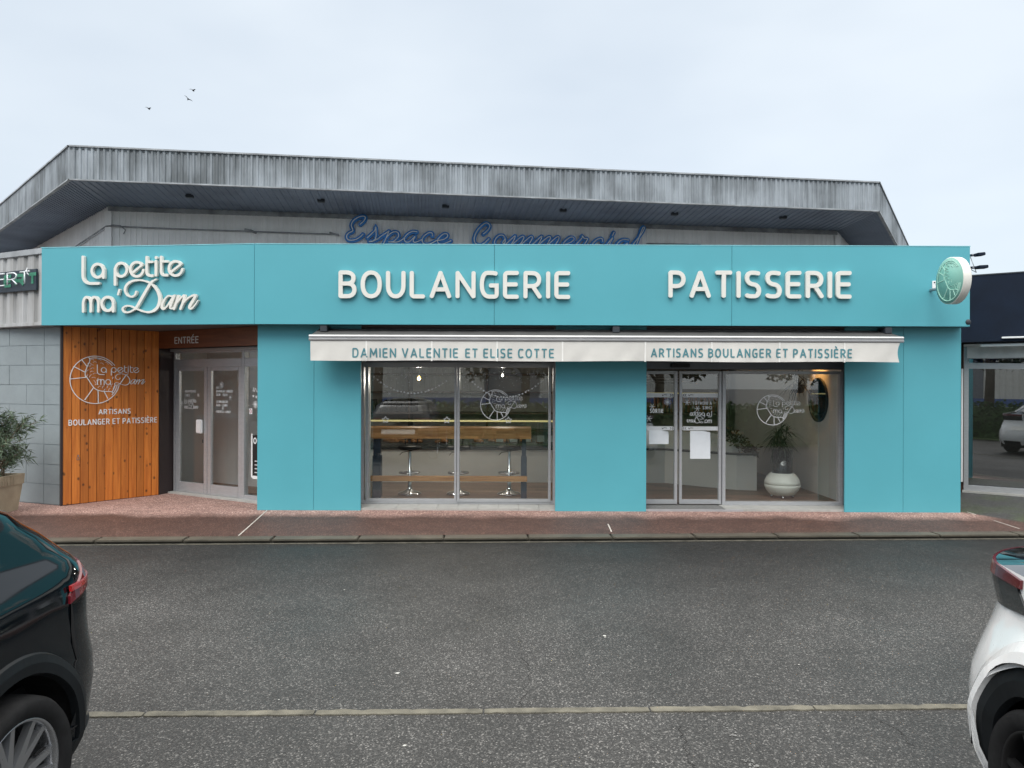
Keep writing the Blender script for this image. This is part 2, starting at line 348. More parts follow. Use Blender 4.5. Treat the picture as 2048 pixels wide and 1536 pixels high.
TEAL = (.100, .408, .485)
M = dict(
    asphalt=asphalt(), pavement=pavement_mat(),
    kerb=mat('kerb_concrete', (.080, .071, .054), .6, var=.3, vs=3, bump=.5, bs=90),
    strip=mat('strip_concrete', (.115, .108, .085), .75, var=.5, vs=7, bump=.4),
    joint=mat('joint_mortar', (.45, .42, .38), .8, var=.25, vs=6),
    paint=mat('worn_paint', (.15, .15, .147), .7, var=.45, vs=9),
    teal=mat('teal_panel', TEAL, .42, var=.035, vs=1.0, bump=.03, bs=260, rv=.04),
    seam=mat('seam_dark', (.03, .11, .13), .7),
    trim=mat('teal_edge', (.25, .62, .70), .4),
    dark=mat('dark_metal', (.035, .042, .052), .5, var=.2),
    soffit=mat('soffit_board', (.10, .10, .10), .6),
    white=mat('letter_white', (.80, .79, .74), .4, var=.03),
    ledside=mat('letter_edge', (.70, .62, .50), .45),
    decal=mat('vinyl_white', (.88, .89, .90), .5, var=.03),
    frost=mat('frosted_vinyl', (.70, .72, .74), .6, var=.05),
    alu=mat('aluminium', (.46, .47, .49), .38, metal=.35, var=.08, vs=8, stretch=(1, 1, 6)),
    aludark=mat('aluminium_dark', (.16, .17, .19), .45, metal=.3, var=.1),
    chrome=mat('chrome', (.75, .76, .78), .12, metal=1, var=.03),
    glass=glass('window_glass', tint=(.95, .97, .96), f0=.10),
    glassE=glass('door_glass', tint=(.93, .95, .95), f0=.04),
    glassR=glass('shop_glass', tint=(.55, .58, .58), f0=.20),
    shade=streaky('roof_sheet', (.36, .40, .44), (.085, .098, .105), .5, .85, (7, 7, .5)),
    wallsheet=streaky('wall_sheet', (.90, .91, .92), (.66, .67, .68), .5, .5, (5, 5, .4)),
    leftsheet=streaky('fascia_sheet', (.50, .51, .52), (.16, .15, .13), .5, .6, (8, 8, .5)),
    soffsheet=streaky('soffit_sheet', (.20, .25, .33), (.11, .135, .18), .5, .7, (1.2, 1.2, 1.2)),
    coping=mat('coping_metal', (.30, .32, .34), .6, var=.4, vs=3),
    block=mat('block_paint', (.265, .31, .33), .7, var=.07, vs=3, bump=.35, bs=120),
    mortar=mat('block_joint', (.215, .245, .26), .9),
    cladwood=wood('cladding_wood', (.47, .128, .018), (.68, .225, .036)),
    brownwood=wood('header_wood', (.15, .045, .018), (.22, .075, .03), knots=False, gs=(1.2, 1.2, 16)),
    brown=mat('brown_panel', (.035, .022, .022), .5),
    tablewood=wood('table_wood', (.38, .16, .05), (.72, .40, .17), knots=False, rough=.35, gs=(1.1, 12, 22)),
    floorwood=wood('floor_wood', (.16, .095, .06), (.25, .155, .10), knots=False, rough=.4, gs=(1.2, 14, 14)),
    tile=mat('step_tile', (.42, .42, .40), .5, var=.12, vs=6),
    grate=mat('mat_grate', (.24, .24, .235), .6, metal=.3, var=.35, vs=60),
    rwall=mat('interior_wall', (.74, .73, .71), .7, var=.03),
    rdark=mat('interior_dark', (.07, .065, .06), .7, var=.3, vs=2),
    counter=mat('counter_white', (.78, .79, .77), .35, var=.03),
    ctop=mat('counter_edge', (.05, .055, .055), .4),
    ceil=mat('interior_ceiling', (.80, .80, .80), .8),
    legmetal=mat('table_leg', (.035, .055, .085), .45),
    seat=mat('stool_seat', (.02, .022, .025), .45),
    paper=mat('paper', (.80, .84, .88), .8, var=.04, vs=8),
    fabric=mat('awning_fabric', (.70, .685, .65), .85, var=.05, vs=2.5, bump=.25, bs=7),
    fabricseam=mat('fabric_seam', (.85, .84, .81), .85),
    topfab=mat('awning_top', (.075, .075, .075), .85, var=.1),
    awntext=mat('awning_print', (.085, .24, .28), .85),
    bar=mat('awning_bar', (.55, .55, .56), .3, metal=.6, var=.05),
    blue=mat('neon_tray', (.06, .27, .70), .5, var=.25, vs=3),
    tubeglass=mat('neon_tube', (.80, .86, .90), .2, coat=.5),
    panel=mat('sign_panel', (.022, .034, .05), .45),
    green=mat('sign_green', (.05, .25, .16), .5),
    discgreen=mat('disc_green', (.21, .47, .40), .45, var=.03),
    discline=mat('disc_line', (.50, .80, .68), .45),
    black=mat('black_panel', (.007, .014, .030), .75, var=.3, vs=2, spec=.25),
    planter=mat('planter_stone', (.40, .33, .235), .8, var=.16, vs=4, bump=.5, bs=70),
    soil=mat('soil', (.04, .03, .02), .95, bump=1, bs=30),
    leaf=mat('oleander_leaf', (.09, .13, .08), .5, var=.5, vs=9),
    leafd=mat('dark_leaf', (.018, .030, .018), .5, var=.5, vs=9),
    hedge=mat('hedge_leaf', (.055, .105, .034), .6, var=.6, vs=5),
    tree=mat('tree_leaf', (.028, .048, .020), .6, var=.6, vs=2),
    stem=mat('stem', (.14, .105, .07), .8, var=.3),
    bark=mat('bark', (.09, .07, .05), .9, var=.3, bump=.8, bs=20),
    grass=mat('grass', (.05, .085, .025), .9, var=.4, vs=5),
    dryleaf=mat('dry_leaf', (.075, .05, .04), .7, var=.6, vs=15),
    bread=mat('bread_crust', (.30, .13, .045), .6, var=.35, vs=14),
    sheet_b=mat('warehouse_wall', (.55, .55, .52), .7, var=.08),
    blueband=mat('blue_band', (.05, .10, .26), .6),
    rubber=mat('rubber', (.014, .014, .015), .8, var=.3, vs=20, spec=.2),
    plastic=mat('black_plastic', (.008, .010, .012), .5, var=.2, vs=8, spec=.2),
    liner=mat('wheel_liner', (.006, .006, .007), .9),
    rim=mat('rim_silver', (.42, .43, .45), .28, metal=.85, var=.05),
    rimd=mat('rim_dark', (.010, .010, .011), .5, metal=.2),
    carblack=mat('car_paint_dark', (.0025, .004, .006), .06, coat=0, var=.02, spec=.5, rv=.01),
    carwhite=mat('car_paint_white', (.84, .85, .86), .25, coat=1, var=.01),
    cargrey=mat('car_arch_grey', (.30, .31, .32), .5),
    carglass=mat('car_glass', (.010, .014, .017), .03, coat=1, var=.0, rv=0),
    red=mat('tail_lens', (.11, .006, .012), .12, coat=.2, var=.15, vs=30),
    redd=mat('tail_lens_dark', (.075, .003, .007), .15, coat=.2),
    plate=mat('plate_white', (.75, .75, .72), .4),
    bulb=mat('bulb_glow', (.9, .6, .1), .5, emit=(1, .62, .10), es=6),
    bulbw=mat('bulb_pale', (.9, .8, .6), .5, emit=(1, .85, .6), es=5),
    led=mat('led_strip', (.6, .55, .3), .5, emit=(1, .86, .36), es=.38),
    screen=mat('poster_blue', (.10, .13, .35), .5, var=.5, vs=6),
    posterw=mat('poster_white', (.50, .51, .54), .6, var=.15, vs=5),
    posterb=mat('poster_black', (.015, .015, .016), .6),
    redstick=mat('sticker_red', (.45, .05, .10), .5),
    mirror=mat('mirror', (.55, .56, .57), .03, metal=1, var=0, rv=0),
    copper=mat('orange_line', (.4, .2, .1), .5),
    bird=mat('bird_feather', (.03, .033, .04), .8),
)
# cars get rain beads through a fine bump
for nm in ('car_paint_white',):
    m = MATS[nm]; N, L = nd(m); p = N['Principled BSDF']
    t = N.new('ShaderNodeTexCoord'); v = N.new('ShaderNodeTexVoronoi'); v.inputs['Scale'].default_value = 55; L.new(t.outputs['Object'], v.inputs['Vector'])
    mr = N.new('ShaderNodeMapRange'); mr.inputs[1].default_value = .0; mr.inputs[2].default_value = .22; mr.inputs[3].default_value = 1; mr.inputs[4].default_value = 0; L.new(v.outputs['Distance'], mr.inputs[0])
    b = N.new('ShaderNodeBump'); b.inputs['Strength'].default_value = .25 if 'white' in nm else .10; b.inputs['Distance'].default_value = .003; L.new(mr.outputs[0], b.inputs['Height']); L.new(b.outputs[0], p.inputs['Normal']); L.new(b.outputs[0], p.inputs['Coat Normal'])

# ------------------------------------------------------------------ stroke lettering
def fillet(pts, closed=False, seg=6):
    n = len(pts); out = []
    for i in range(n):
        p = pts[i]; r = p[2] if len(p) > 2 else 0; q = Vector(p[:2])
        if r and (closed or 0 < i < n-1):
            a = Vector(pts[i-1][:2]); b = Vector(pts[(i+1) % n][:2])
            la = (a-q).length; lb = (b-q).length
            ra = min(r, la*.5 if (closed or i > 1) else la*.95); rb = min(r, lb*.5 if (closed or i < n-2) else lb*.95)
            A = q+(a-q).normalized()*ra; B = q+(b-q).normalized()*rb
            for k in range(seg+1):
                t = k/seg; h = .62
                c1 = A.lerp(q, h); c2 = B.lerp(q, h)
                out.append(A*(1-t)**3+c1*3*t*(1-t)**2+c2*3*t*t*(1-t)+B*t**3)
        else: out.append(q)
    return out
def cat(pts, seg=6):
    P = [Vector(p) for p in pts]; out = []
    for i in range(len(P)-1):
        a = P[max(i-1, 0)]; b = P[i]; c = P[i+1]; d = P[min(i+2, len(P)-1)]
        for k in range(seg):
            t = k/seg
            out.append(.5*((2*b)+(c-a)*t+(2*a-5*b+4*c-d)*t*t+(3*b-a-3*c+d)*t**3))
    out.append(P[-1]); return out
GL = {
 'A': (.80, [(0, [(0,0),(.5,1)]), (0, [(1,0),(.5,1)]), (0, [(.19,.30),(.81,.30)])]),
 'B': (.66, [(0, [(0,0),(0,1)]), (0, [(0,1),(.93,1,.30),(.93,.53,.25),(0,.53)]), (0, [(0,0),(1,0,.30),(1,.53,.27),(.1,.53)])]),
 'C': (.66, [(0, [(1,.95),(.8,1,.1),(0,1,.5),(0,0,.5),(.8,0,.1),(1,.05)])]),
 'D': (.72, [(1, [(0,0,.06),(0,1,.06),(1,1,.5),(1,0,.5)])]),
 'E': (.60, [(0, [(1,1),(0,1,.12),(0,0,.12),(1,0)]), (0, [(0,.52),(.92,.52)])]),
 'F': (.58, [(0, [(1,1),(0,1,.10),(0,0)]), (0, [(0,.5),(.88,.5)])]),
 'G': (.70, [(0, [(.95,.97),(.75,1,.1),(0,1,.5),(0,0,.5),(1,0,.12),(1,.47),(.58,.47)])]),
 'H': (.72, [(0, [(0,0),(0,1)]), (0, [(1,0),(1,1)]), (0, [(0,.5),(1,.5)])]),
 'I': (.15, [(0, [(.5,0),(.5,1)])]),
 'L': (.58, [(0, [(0,1),(0,0,.12),(1,0)])]),
 'M': (.88, [(0, [(0,0),(.06,1)]), (0, [(.06,1),(.5,.25)]), (0, [(.94,1),(.5,.25)]), (0, [(.94,1),(1,0)])]),
 'N': (.74, [(0, [(0,0),(0,1)]), (0, [(0,1),(1,0)]), (0, [(1,0),(1,1)])]),
 'O': (.78, [(1, [(0,0,.5),(0,1,.5),(1,1,.5),(1,0,.5)])]),
 'P': (.64, [(0, [(0,0),(0,1)]), (0, [(0,1),(1,1,.32),(1,.42,.32),(0,.42)])]),
 'R': (.68, [(0, [(0,0),(0,1)]), (0, [(0,1),(.95,1,.30),(.95,.45,.30),(0,.45)]), (0, [(.5,.45),(1,0)])]),
 'S': (.62, [(0, [(.95,.97),(.75,1,.1),(.03,1,.32),(.03,.54,.26),(1,.48,.26),(1,0,.32),(.2,0,.1),(.02,.04)])]),
 'T': (.66, [(0, [(0,1),(1,1)]), (0, [(.5,1),(.5,0)])]),
 'U': (.72, [(0, [(0,1),(0,0,.46),(1,0,.46),(1,1)])]),
 'V': (.76, [(0, [(0,1),(.5,0)]), (0, [(1,1),(.5,0)])]),
 'Z': (.62, [(0, [(0,1),(1,1)]), (0, [(1,1),(0,0)]), (0, [(0,0),(1,0)])]),
 '0': (.60, [(1, [(0,0,.5),(0,1,.5),(1,1,.5),(1,0,.5)])]),
 '1': (.30, [(0, [(0,.75),(1,1),(1,0)])]),
 '3': (.56, [(0, [(.05,1),(.95,1,.3),(.95,.52,.2),(.3,.52)]), (0, [(.3,.52),(1,.52,.25),(1,0,.3),(0,0)])]),
 '5': (.56, [(0, [(.95,1),(.05,1),(.03,.56),(1,.56,.3),(1,0,.3),(0,0)])]),
 '6': (.58, [(1, [(0,0,.3),(0,.55,.3),(1,.55,.3),(1,0,.3)]), (0, [(0,.3),(0,1,.5),(.9,1)])]),
 '9': (.58, [(1, [(0,.45,.3),(0,1,.3),(1,1,.3),(1,.45,.3)]), (0, [(1,.7),(1,0,.5),(.1,0)])]),
 'h': (.50, [(0, [(0,0),(0,1)]), (0, [(0,.5),(1,.6,.3),(1,0)])]),
 '-': (.40, [(0, [(0,.45),(1,.45)])]),
}
ACC = {'É': ('E', [(.38,1.2),(.72,1.40)]), 'È': ('E', [(.28,1.40),(.62,1.2)]), 'À': ('A', [(.3,1.40),(.58,1.2)]), 'Ô': ('O', [(.25,1.2),(.5,1.38),(.75,1.2)])}
def layout(txt, gap=.17, space=.38):
    """-> list of (char index, closed, pts) in cap-height units, total width"""
    xx = 0; out = []
    for i, ch in enumerate(txt):
        if ch == ' ': xx += space; continue
        base, acc = (ACC[ch][0], ACC[ch][1]) if ch in ACC else (ch, None)
        w, st = GL[base]
        out.append((i, xx, w, st, acc)); xx += w+gap
    return out, xx-gap
def text(txt, F, u0, u1, v0, v1, sw, d0, d1, mirror=False, per_letter=False, gap=.17, space=.38, mb=None, cap=True):
    """lettering between u0..u1 (overall) and v0..v1 (cap height) in frame F; sw = stroke width"""
    lay, tot = layout(txt, gap, space); H = v1-v0; sx = (u1-u0)/tot; res = []
    cur = mb or MB(F); k = 0
    for (i, x0, w, st, acc) in lay:
        if per_letter: cur = MB(F)
        def put(p):
            uu = x0*sx+sw/2+p[0]*max(0, w*sx-sw); vv = v0+sw/2+p[1]*(H-sw)
            if mirror: uu = (u1-u0)-uu
            return (u0+uu, vv)
        for j, (cl, pts) in enumerate(st):
            asp = (w*sx-sw)/(H-sw) if w*sx > sw*1.05 else 1
            q = [put(p) for p in fillet_asp(pts, cl, asp)]
            dz = .0007*(k % 7)*(1 if d1 > d0 else -1); k += 1
            cur.ribbon(q, sw, d0, d1+dz, closed=bool(cl), cap=cap)
        if acc: cur.ribbon([put(p) for p in acc], sw*.85, d0, d1)
        if per_letter: res.append(cur)
    return res if per_letter else cur
def fillet_asp(pts, closed, asp):
    q = [(p[0]*asp, p[1])+tuple(p[2:]) for p in pts]
    return [(v.x/asp, v.y) for v in fillet(q, closed)]
def ell(cx, cy, rx, ry, a0=0, a1=360, n=22):
    return [(cx+rx*math.cos(R(a0+(a1-a0)*k/n)), cy+ry*math.sin(R(a0+(a1-a0)*k/n))) for k in range(n+1)]
def e_stroke(cx, cy, rx, ry):
    return ell(cx, cy, rx, ry, 5, 322, 20)
# hand lettering of the shop name, traced in units of (132..1975, 95..1000), y down
WORD = {
 'L': [([(155,100),(155,525,130),(410,525)], 46, 'f')],
 'a': [(ell(390,325,92,105)[:-1], 44, 'c'), ([(484,300),(484,440)], 46, 'f')],
 'p': [(ell(762,315,92,105)[:-1], 44, 'c'), ([(668,300),(668,550)], 46, 'f')],
 'e': [(e_stroke(1010,312,103,112), 42, 'n'), ([(1092,246),(942,366)], 36, 'n')],
 't': [([(1165,122),(1165,415,60),(1258,415)], 44, 'f'), ([(1165,200),(1258,200)], 38, 'f')],
 'i': [([(1310,190),(1310,412)], 46, 'f'), ([(1312,128),(1312,142)], 46, 'f')],
 't2': [([(1390,122),(1390,410,60),(1490,410)], 44, 'f'), ([(1390,196),(1494,196)], 38, 'f')],
 'e2': [(e_stroke(1615,308,105,112), 42, 'n'), ([(1698,242),(1546,362)], 36, 'n')],
 'm': [(cat([(164,970),(164,830),(185,762),(222,742),(262,762),(284,830),(284,970)]), 44, 'n'), (cat([(284,830),(305,762),(342,742),(382,762),(405,830),(405,970)]), 44, 'n')],
 'a2': [(ell(550,850,92,108)[:-1], 44, 'c'), ([(640,830),(640,970)], 46, 'f')],
 'q': [([(737,628),(716,705)], 34, 'f')],
 'D': [(cat([(1000,662),(985,710),(930,742),(862,716),(826,640),(850,560),(930,500),(1050,482),(1180,512),(1290,590),(1360,715),(1368,830),(1320,930),(1230,982),(1120,975),(1000,928),(900,885),(830,890),(790,930),(812,975),(880,985),(960,950),(1015,895),(1100,750),(1200,580),(1250,510),(1315,474)]), [34,30,28,34,42,42,34,28,32,44,52,54,48,36,28,26,26,28,34,34,28,28,42,48,48,42,26], 'n')],
 'am': [(cat([(1565,745),(1500,735),(1440,800),(1405,885),(1422,938),(1475,905),(1540,815),(1592,738),(1545,860),(1535,922),(1568,930),(1612,890)]), [28,28,40,46,34,28,34,46,46,36,26,22], 'n'),
        (cat([(1660,735),(1630,830),(1590,940)]), 42, 'n'), (cat([(1605,890),(1690,780),(1752,735),(1738,820),(1692,940)]), [24,28,44,46,42], 'n'),
        (cat([(1705,890),(1800,780),(1880,735),(1925,740),(1850,870),(1830,920),(1862,938),(1915,885),(1962,810)]), [24,28,34,42,46,38,28,24,20], 'n')],
}
def word(F, fx, fy, k, d0, d1, bold=1.0, part=None, mb=None, mw=None):
    """draw the hand lettering; fx, fy map the traced units to u, v; k = unit size for stroke widths"""
    mb = mb or MB(F); c = 0
    for ch in (part or WORD):
        for pts, wd, kind in WORD[ch]:
            q = fillet(pts) if kind == 'f' else [Vector(p) for p in pts]
            q = [(fx(p.x), fy(p.y)) for p in q]
            wds = [max(x*k*bold, mw or 0) for x in wd] if isinstance(wd, list) else max(wd*k*bold, mw or 0)
            mb.ribbon(q, wds, d0, d1+.0006*(c % 9)*(1 if d1 > d0 else -1), closed=(kind == 'c')); c += 1
    return mb
# bread emblem, traced units x 215..1285, y 180..1280, y down
def emblem_strokes():
    st = []
    C = (775, 730); r = 553
    st.append(ell(C[0], C[1], r, r, -38, -347, 60)[0:1] and ell(C[0], C[1], r, r, 13-0, 322, 70))
    st.append(ell(C[0]-15, C[1]+5, r-32, r-32, 12, 42, 8)); st.append(ell(C[0]-30, C[1]+8, r-64, r-64, 12, 36, 8))
    st.append(ell(C[0]-5, C[1]+12, r-34, r-30, -105, -42, 14))
    st += [[(470,265),(590,425)], [(295,425),(545,555)], [(222,715),(585,670)], [(735,910),(540,1195)], [(832,972),(840,1268)], [(968,998),(1055,1170)]]
    st.append(cat([(620,205),(650,285),(590,425),(550,555),(553,655),(585,672),(735,908),(832,972),(960,1000),(1130,1008),(1182,1050)], 3))
    dash = [(700,262,8),(860,262,12),(760,318,0),(690,390,-8),(915,345,22),(1030,335,35),(640,350,5),(705,465,-12),(620,420,0),(690,540,-15),(600,520,-40),(760,585,-10),(665,635,-50),(590,640,-60),
            (735,680,0),(825,715,-60),(755,770,60),(890,740,-80),(800,840,-12),(865,890,-28),(950,890,-50),(1055,880,-60),(1190,905,-70),(985,965,-45),(1090,950,-58),(1145,850,-60)]
    for x, y, a in dash:
        l = 42; ca, sa = math.cos(R(a)), math.sin(R(a)); 
        st.append(cat([(x-l*ca, y-l*sa+6), (x+6*sa, y-12*ca), (x+l*ca, y+l*sa+6)], 3))
    return st
EMB = emblem_strokes()
def emblem(F, fx, fy, sw, d0, d1, mb=None):
    mb = mb or MB(F)
    for i, st in enumerate(EMB):
        w = sw*1.0 if i < 11 else sw*.38
        mb.ribbon([(fx(p[0]), fy(p[1])) for p in st], w, d0, d1+.00015*(i % 9), cap=False)
    return mb
def logo(F, u0, u1, v0, v1, sw, d0, d1):
    """emblem + shop name as on the glass and the wooden panel; box = emblem left .. word right, emblem bottom .. top"""
    fx = lambda x: u0+(x-215)/(1935-215)*(u1-u0); fy = lambda y: v1-(y-180)/(1280-180)*(v1-v0)
    mb = emblem(F, fx, fy, sw, d0, d1)
    gx = lambda x: fx(800+(x-132)*.616); gy = lambda y: fy(375+(y-95)*.536)
    k = .58*(u1-u0)/1720
    return word(F, gx, gy, k, d0, d1+.002, bold=.62, mb=mb, mw=sw*.62)
def flake(mb, c, r, sw, d0, d1):
    for a in range(0, 180, 30 if r > .05 else 60):
        ca, sa = math.cos(R(a)), math.sin(R(a))
        mb.ribbon([(c[0]-r*ca, c[1]-r*sa), (c[0]+r*ca, c[1]+r*sa)], sw, d0, d1+.0001*(a//30), cap=False)
    return mb

# =================================================================== GROUND
KS = Vector((-5.5, 8.92)); KE = Vector((5.71, 9.45)); kd = (KE-KS).normalized(); kn = Vector((-kd.y, kd.x))
def kline(x, off=0): # y of the kerb line at x, moved back by off
    return KS.y+(x-KS.x)*kd.y/kd.x+off/kd.x
mb = MB(); n = 40
mb.add([(-300, -300, 0), (300, -300, 0), (300, 400, 0), (-300, 400, 0)], [(0, 1, 2, 3)])
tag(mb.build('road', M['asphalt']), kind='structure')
xs = [-40+80*i/20 for i in range(21)]
mb = MB()
vs = []
for x in xs: vs += [(x, kline(x, .215), .050), (x, max(10.73, kline(x, .3)), .12), (x, 13.6, .125)]
mb.add(vs, [(3*i+j, 3*i+3+j, 3*i+4+j, 3*i+1+j) for i in range(20) for j in range(2)])
pav = tag(mb.build('pavement', M['pavement']), kind='structure')
def pavz(x, y):
    y0 = kline(x, .215); y1 = max(10.73, kline(x, .3))
    return .05+.07*min(1, (y-y0)/(y1-y0)) if y < y1 else .12
mb = MB(frame((KS.x, KS.y, 0), (kd.x, kd.y, 0)))
for i in range(-22, 34):
    u = i*1.075+.35
    h = .052+random.uniform(-.002, .002); mb.bbox(u+.009, u+1.066, .026, h, -.215, 0, .008); mb.box(u+.003, u+1.072, -.02, .0255, -.215, -.04)
tag(mb.build('kerb', M['kerb']), kind='structure')
mb = MB(frame((KS.x, KS.y, 0), (kd.x, kd.y, 0))); mb.bbox(-24, 36, -.01, .008, .012, .04, .003); tag(mb.build('gutter', M['strip']), kind='structure')
# pale joints let into the pavement
mb = MB()
for (a, b) in (((535, 1021), (478, 1072)), ((1204, 1020), (1224, 1064)), ((1935, 1024), (2040, 1058))):
    pts = []
    for (px, py) in (a, b):
        z = .1
        for _ in range(6):
            p = at(px, py, (CH-z)*FPX/(py-ROLL*(px-1024)-768)); z = pavz(p.x, p.y)
        pts.append(Vector((p.x, p.y, z+.004)))
    d = (pts[1]-pts[0]).normalized(); s = Vector((-d.y, d.x, 0))*.009
    mb.add([pts[0]-s, pts[0]+s, pts[1]+s, pts[1]-s], [(0, 1, 2, 3)])
tag(mb.build('pavement_joint', M['joint'], pav), kind='structure')
# flush concrete edging between the parking bays and the lane
sA = Vector((-2.455, 4.32)); sB = Vector((2.79, 4.47)); sdv = (sB-sA).normalized()
mb = MB(frame((sA.x, sA.y, 0), (sdv.x, sdv.y, 0)))
for i in range(-14, 18):
    u = i*1.02+.25; h = .006+random.uniform(0, .003); n = 26; e0 = []; e1 = []
    for k in range(n+1):
        x = u+.006+1.008*k/n; b = (.006 if k in (0, n) else 0)
        e0.append((x, -b-abs(random.gauss(0, .0035))-(.012*random.random() if random.random() < .06 else 0)))
        e1.append((x, -.072+b+random.gauss(0, .0045)+(.014*random.random() if random.random() < .08 else 0)))
    vs = []
    for (xa, wa), (xb, wb) in zip(e0, e1): vs += [(xa, -.02, wa), (xa, h, wa-.004), (xb, h, wb+.004), (xb, -.02, wb)]
    mb.add(vs, [(4*k+j, 4*k+j+1, 4*k+j+5, 4*k+j+4) for k in range(n) for j in range(3)]+[(3, 2, 1, 0), (4*n, 4*n+1, 4*n+2, 4*n+3)])
tag(mb.build('concrete_edging', M['strip']), kind='structure')
mb = MB()
for k in range(900):      # only crumbs of the old paint are left
    t = random.random(); y = 4.28-t*4.6; x = 1.27+random.gauss(0, .020)
    if math.sin(y*9)+math.sin(y*23+1) < random.uniform(-1.2, 1.4): continue
    r = random.uniform(.003, .010); a0 = random.uniform(0, 6)
    mb.add([(x+r*math.cos(a0+q*1.26)*random.uniform(.6, 1.2), y+r*math.sin(a0+q*1.26)*random.uniform(.6, 1.5), .003+.0005*(k % 3)) for q in range(5)], [(0, 1, 2, 3, 4)])
tag(mb.build('bay_marking', M['paint']), kind='structure')
# fine cracks in the tarmac
mb = MB()
def crack(pts, w):
    q = []
    for i in range(len(pts)-1):
        a = Vector(pts[i]); b = Vector(pts[i+1])
        for k in range(8): q.append(a.lerp(b, k/8)+Vector((random.uniform(-.02, .02), random.uniform(-.02, .02))))
    for i in range(len(q)-1):
        d = (q[i+1]-q[i]).normalized(); s = Vector((-d.y, d.x))*w*random.uniform(.4, 1.2)
        mb.add([(q[i].x-s.x, q[i].y-s.y, .002), (q[i].x+s.x, q[i].y+s.y, .002), (q[i+1].x+s.x*.8, q[i+1].y+s.y*.8, .002), (q[i+1].x-s.x*.8, q[i+1].y-s.y*.8, .002)], [(0, 1, 2, 3)])
def gp(px, py):
    Y = CH*FPX/(py-ROLL*(px-1024)-768); return ((px-1024)/FPX*Y, Y)
crack([gp(1362, 1450), gp(1375, 1500), gp(1395, 1545)], .004); crack([gp(1040, 1300), gp(1062, 1340), gp(1048, 1400), gp(1030, 1430)], .002)
crack([gp(1740, 1430), gp(1800, 1460), gp(1835, 1500)], .003)
tag(mb.build('tarmac_crack', mat('crack_dark', (.018, .018, .018), .9)), kind='structure')
# pale spots on the tarmac
mb = MB()
for (px, py, r) in ((797, 1347, .022), (1211, 1272, .02), (1212, 1275, .012), (812, 1492, .015), (1502, 1273, .010), (690, 1180, .012), (560, 1400, .008), (1600, 1330, .010)):
    x, y = gp(px, py)
    r *= .62
    mb.add([(x+r*(1.5 if k % 2 else .9)*math.cos(k*.7), y+r*math.sin(k*.7)*random.uniform(.7, 1.3), .003) for k in range(9)], [tuple(range(9))])
tag(mb.build('ground_spot', mat('spot_white', (.42, .42, .40), .8)), kind='structure')

# =================================================================== BAKERY BUILDING
YF, YP, YW = 10.50, 10.73, 11.20
ZS, ZT = 2.854, 4.012
def fxp(px): return (px-1024)/FPX*YF
def pxp(px): return (px-1024)/FPX*YP
bk = thing('bakery_building', 'turquoise clad bakery with a long fascia, three pillars and glazed shopfront', 'building', (0, YP, .12))
PIL = [(pxp(515), pxp(722)), (pxp(1111), pxp(1293)), (pxp(1690), pxp(1922))]
seams = [[pxp(628)], [], [pxp(1807)]]
CORE = [(.004, .13), (.06, .10), (.30, .004)]
for (x0, x1), sm, (c0, c1) in zip(PIL, seams, CORE):
    ed = [x0]+sm+[x1]; mb = MB()
    for a, b in zip(ed[:-1], ed[1:]):
        mb.bbox(a+(.0015 if a != x0 else 0), b-(.0015 if b != x1 else 0), YP, YP+.03, .10, ZS+.10, .003)
    mb.box(x0+c0, x1-c1, YP+.0305, YW+.25, .10, ZS+.10)
    mb.build('pillar', M['teal'], bk)
# plinth shadow gap lip under each pillar is the pavement itself
FLA = Vector((fxp(508), YF)); FLB = Vector((-7.06, 10.87))
ed = [fxp(508), fxp(988), fxp(1463), 6.63]
for a, b in zip(ed[:-1], ed[1:]):
    MB().bbox(a+.002, b-.002, YF, YF+.03, ZS, ZT, .003).build('fascia_panel', M['teal'], bk)
dL = (FLA-FLB).normalized()
FFL = frame((FLB.x, FLB.y, 0), (dL.x, dL.y, 0)); LL = (FLA-FLB).length
MB(FFL).bbox(0, LL-.002, ZS, ZT, -.03, 0, .003).build('fascia_panel', M['teal'], bk)
mb = MB()  # fascia carcass and returns
mb.box(fxp(508)+.01, 6.62, YF+.031, YF+.30, ZS+.012, ZT-.012)
mb.build('fascia_backing', M['seam'], bk)
mb = MB(); mb.bbox(6.60, 6.632, YF+.031, 13.2, ZS, ZT, .003); mb.build('fascia_return', M['teal'], bk)
mb = MB(); mb.box(fxp(508)+.01, 6.632, YF-.004, YF+.33, ZT+.001, ZT+.012)
mb.xf = FFL; mb.box(-.01, LL-.01, ZT+.002, ZT+.013, -.33, .004); mb.build('coping', M['trim'], bk)
mb = MB(); mb.prism([(-7.04, 10.91), (fxp(508), YF+.032), (6.6, YF+.032), (6.6, 11.5), (-3.0, 11.5), (-3.9, 11.5), (-5.9, 12.75), (-7.04, 12.75)], ZS+.006, ZS+.04)
mb.build('soffit', M['soffit'], bk)
# black fixing at the fascia's lower right corner
MB().lathe([(0, -.012), (.035, -.012), (.04, -.004), (.04, 0)], (fxp(1936), YF, at(1936, 644, YF).z), 16, 'Y').build('bolt', M['dark'], bk)
# lintels over the glazing
mb = MB(); mb.box(PIL[0][1], PIL[1][0], 11.12, 11.45, 2.325, ZS+.005); mb.box(PIL[1][1], PIL[2][0]+.29, 11.12, 11.45, 2.24, ZS+.005); mb.build('lintel', M['aludark'], bk)
MB().bbox(at(1341, 0, 11.1).x, at(1378, 0, 11.1).x, 11.03, 11.12, at(1341, 735, 11.1).z, at(1341, 727, 11.1).z, .008).build('door_sensor', M['posterb'], bk)
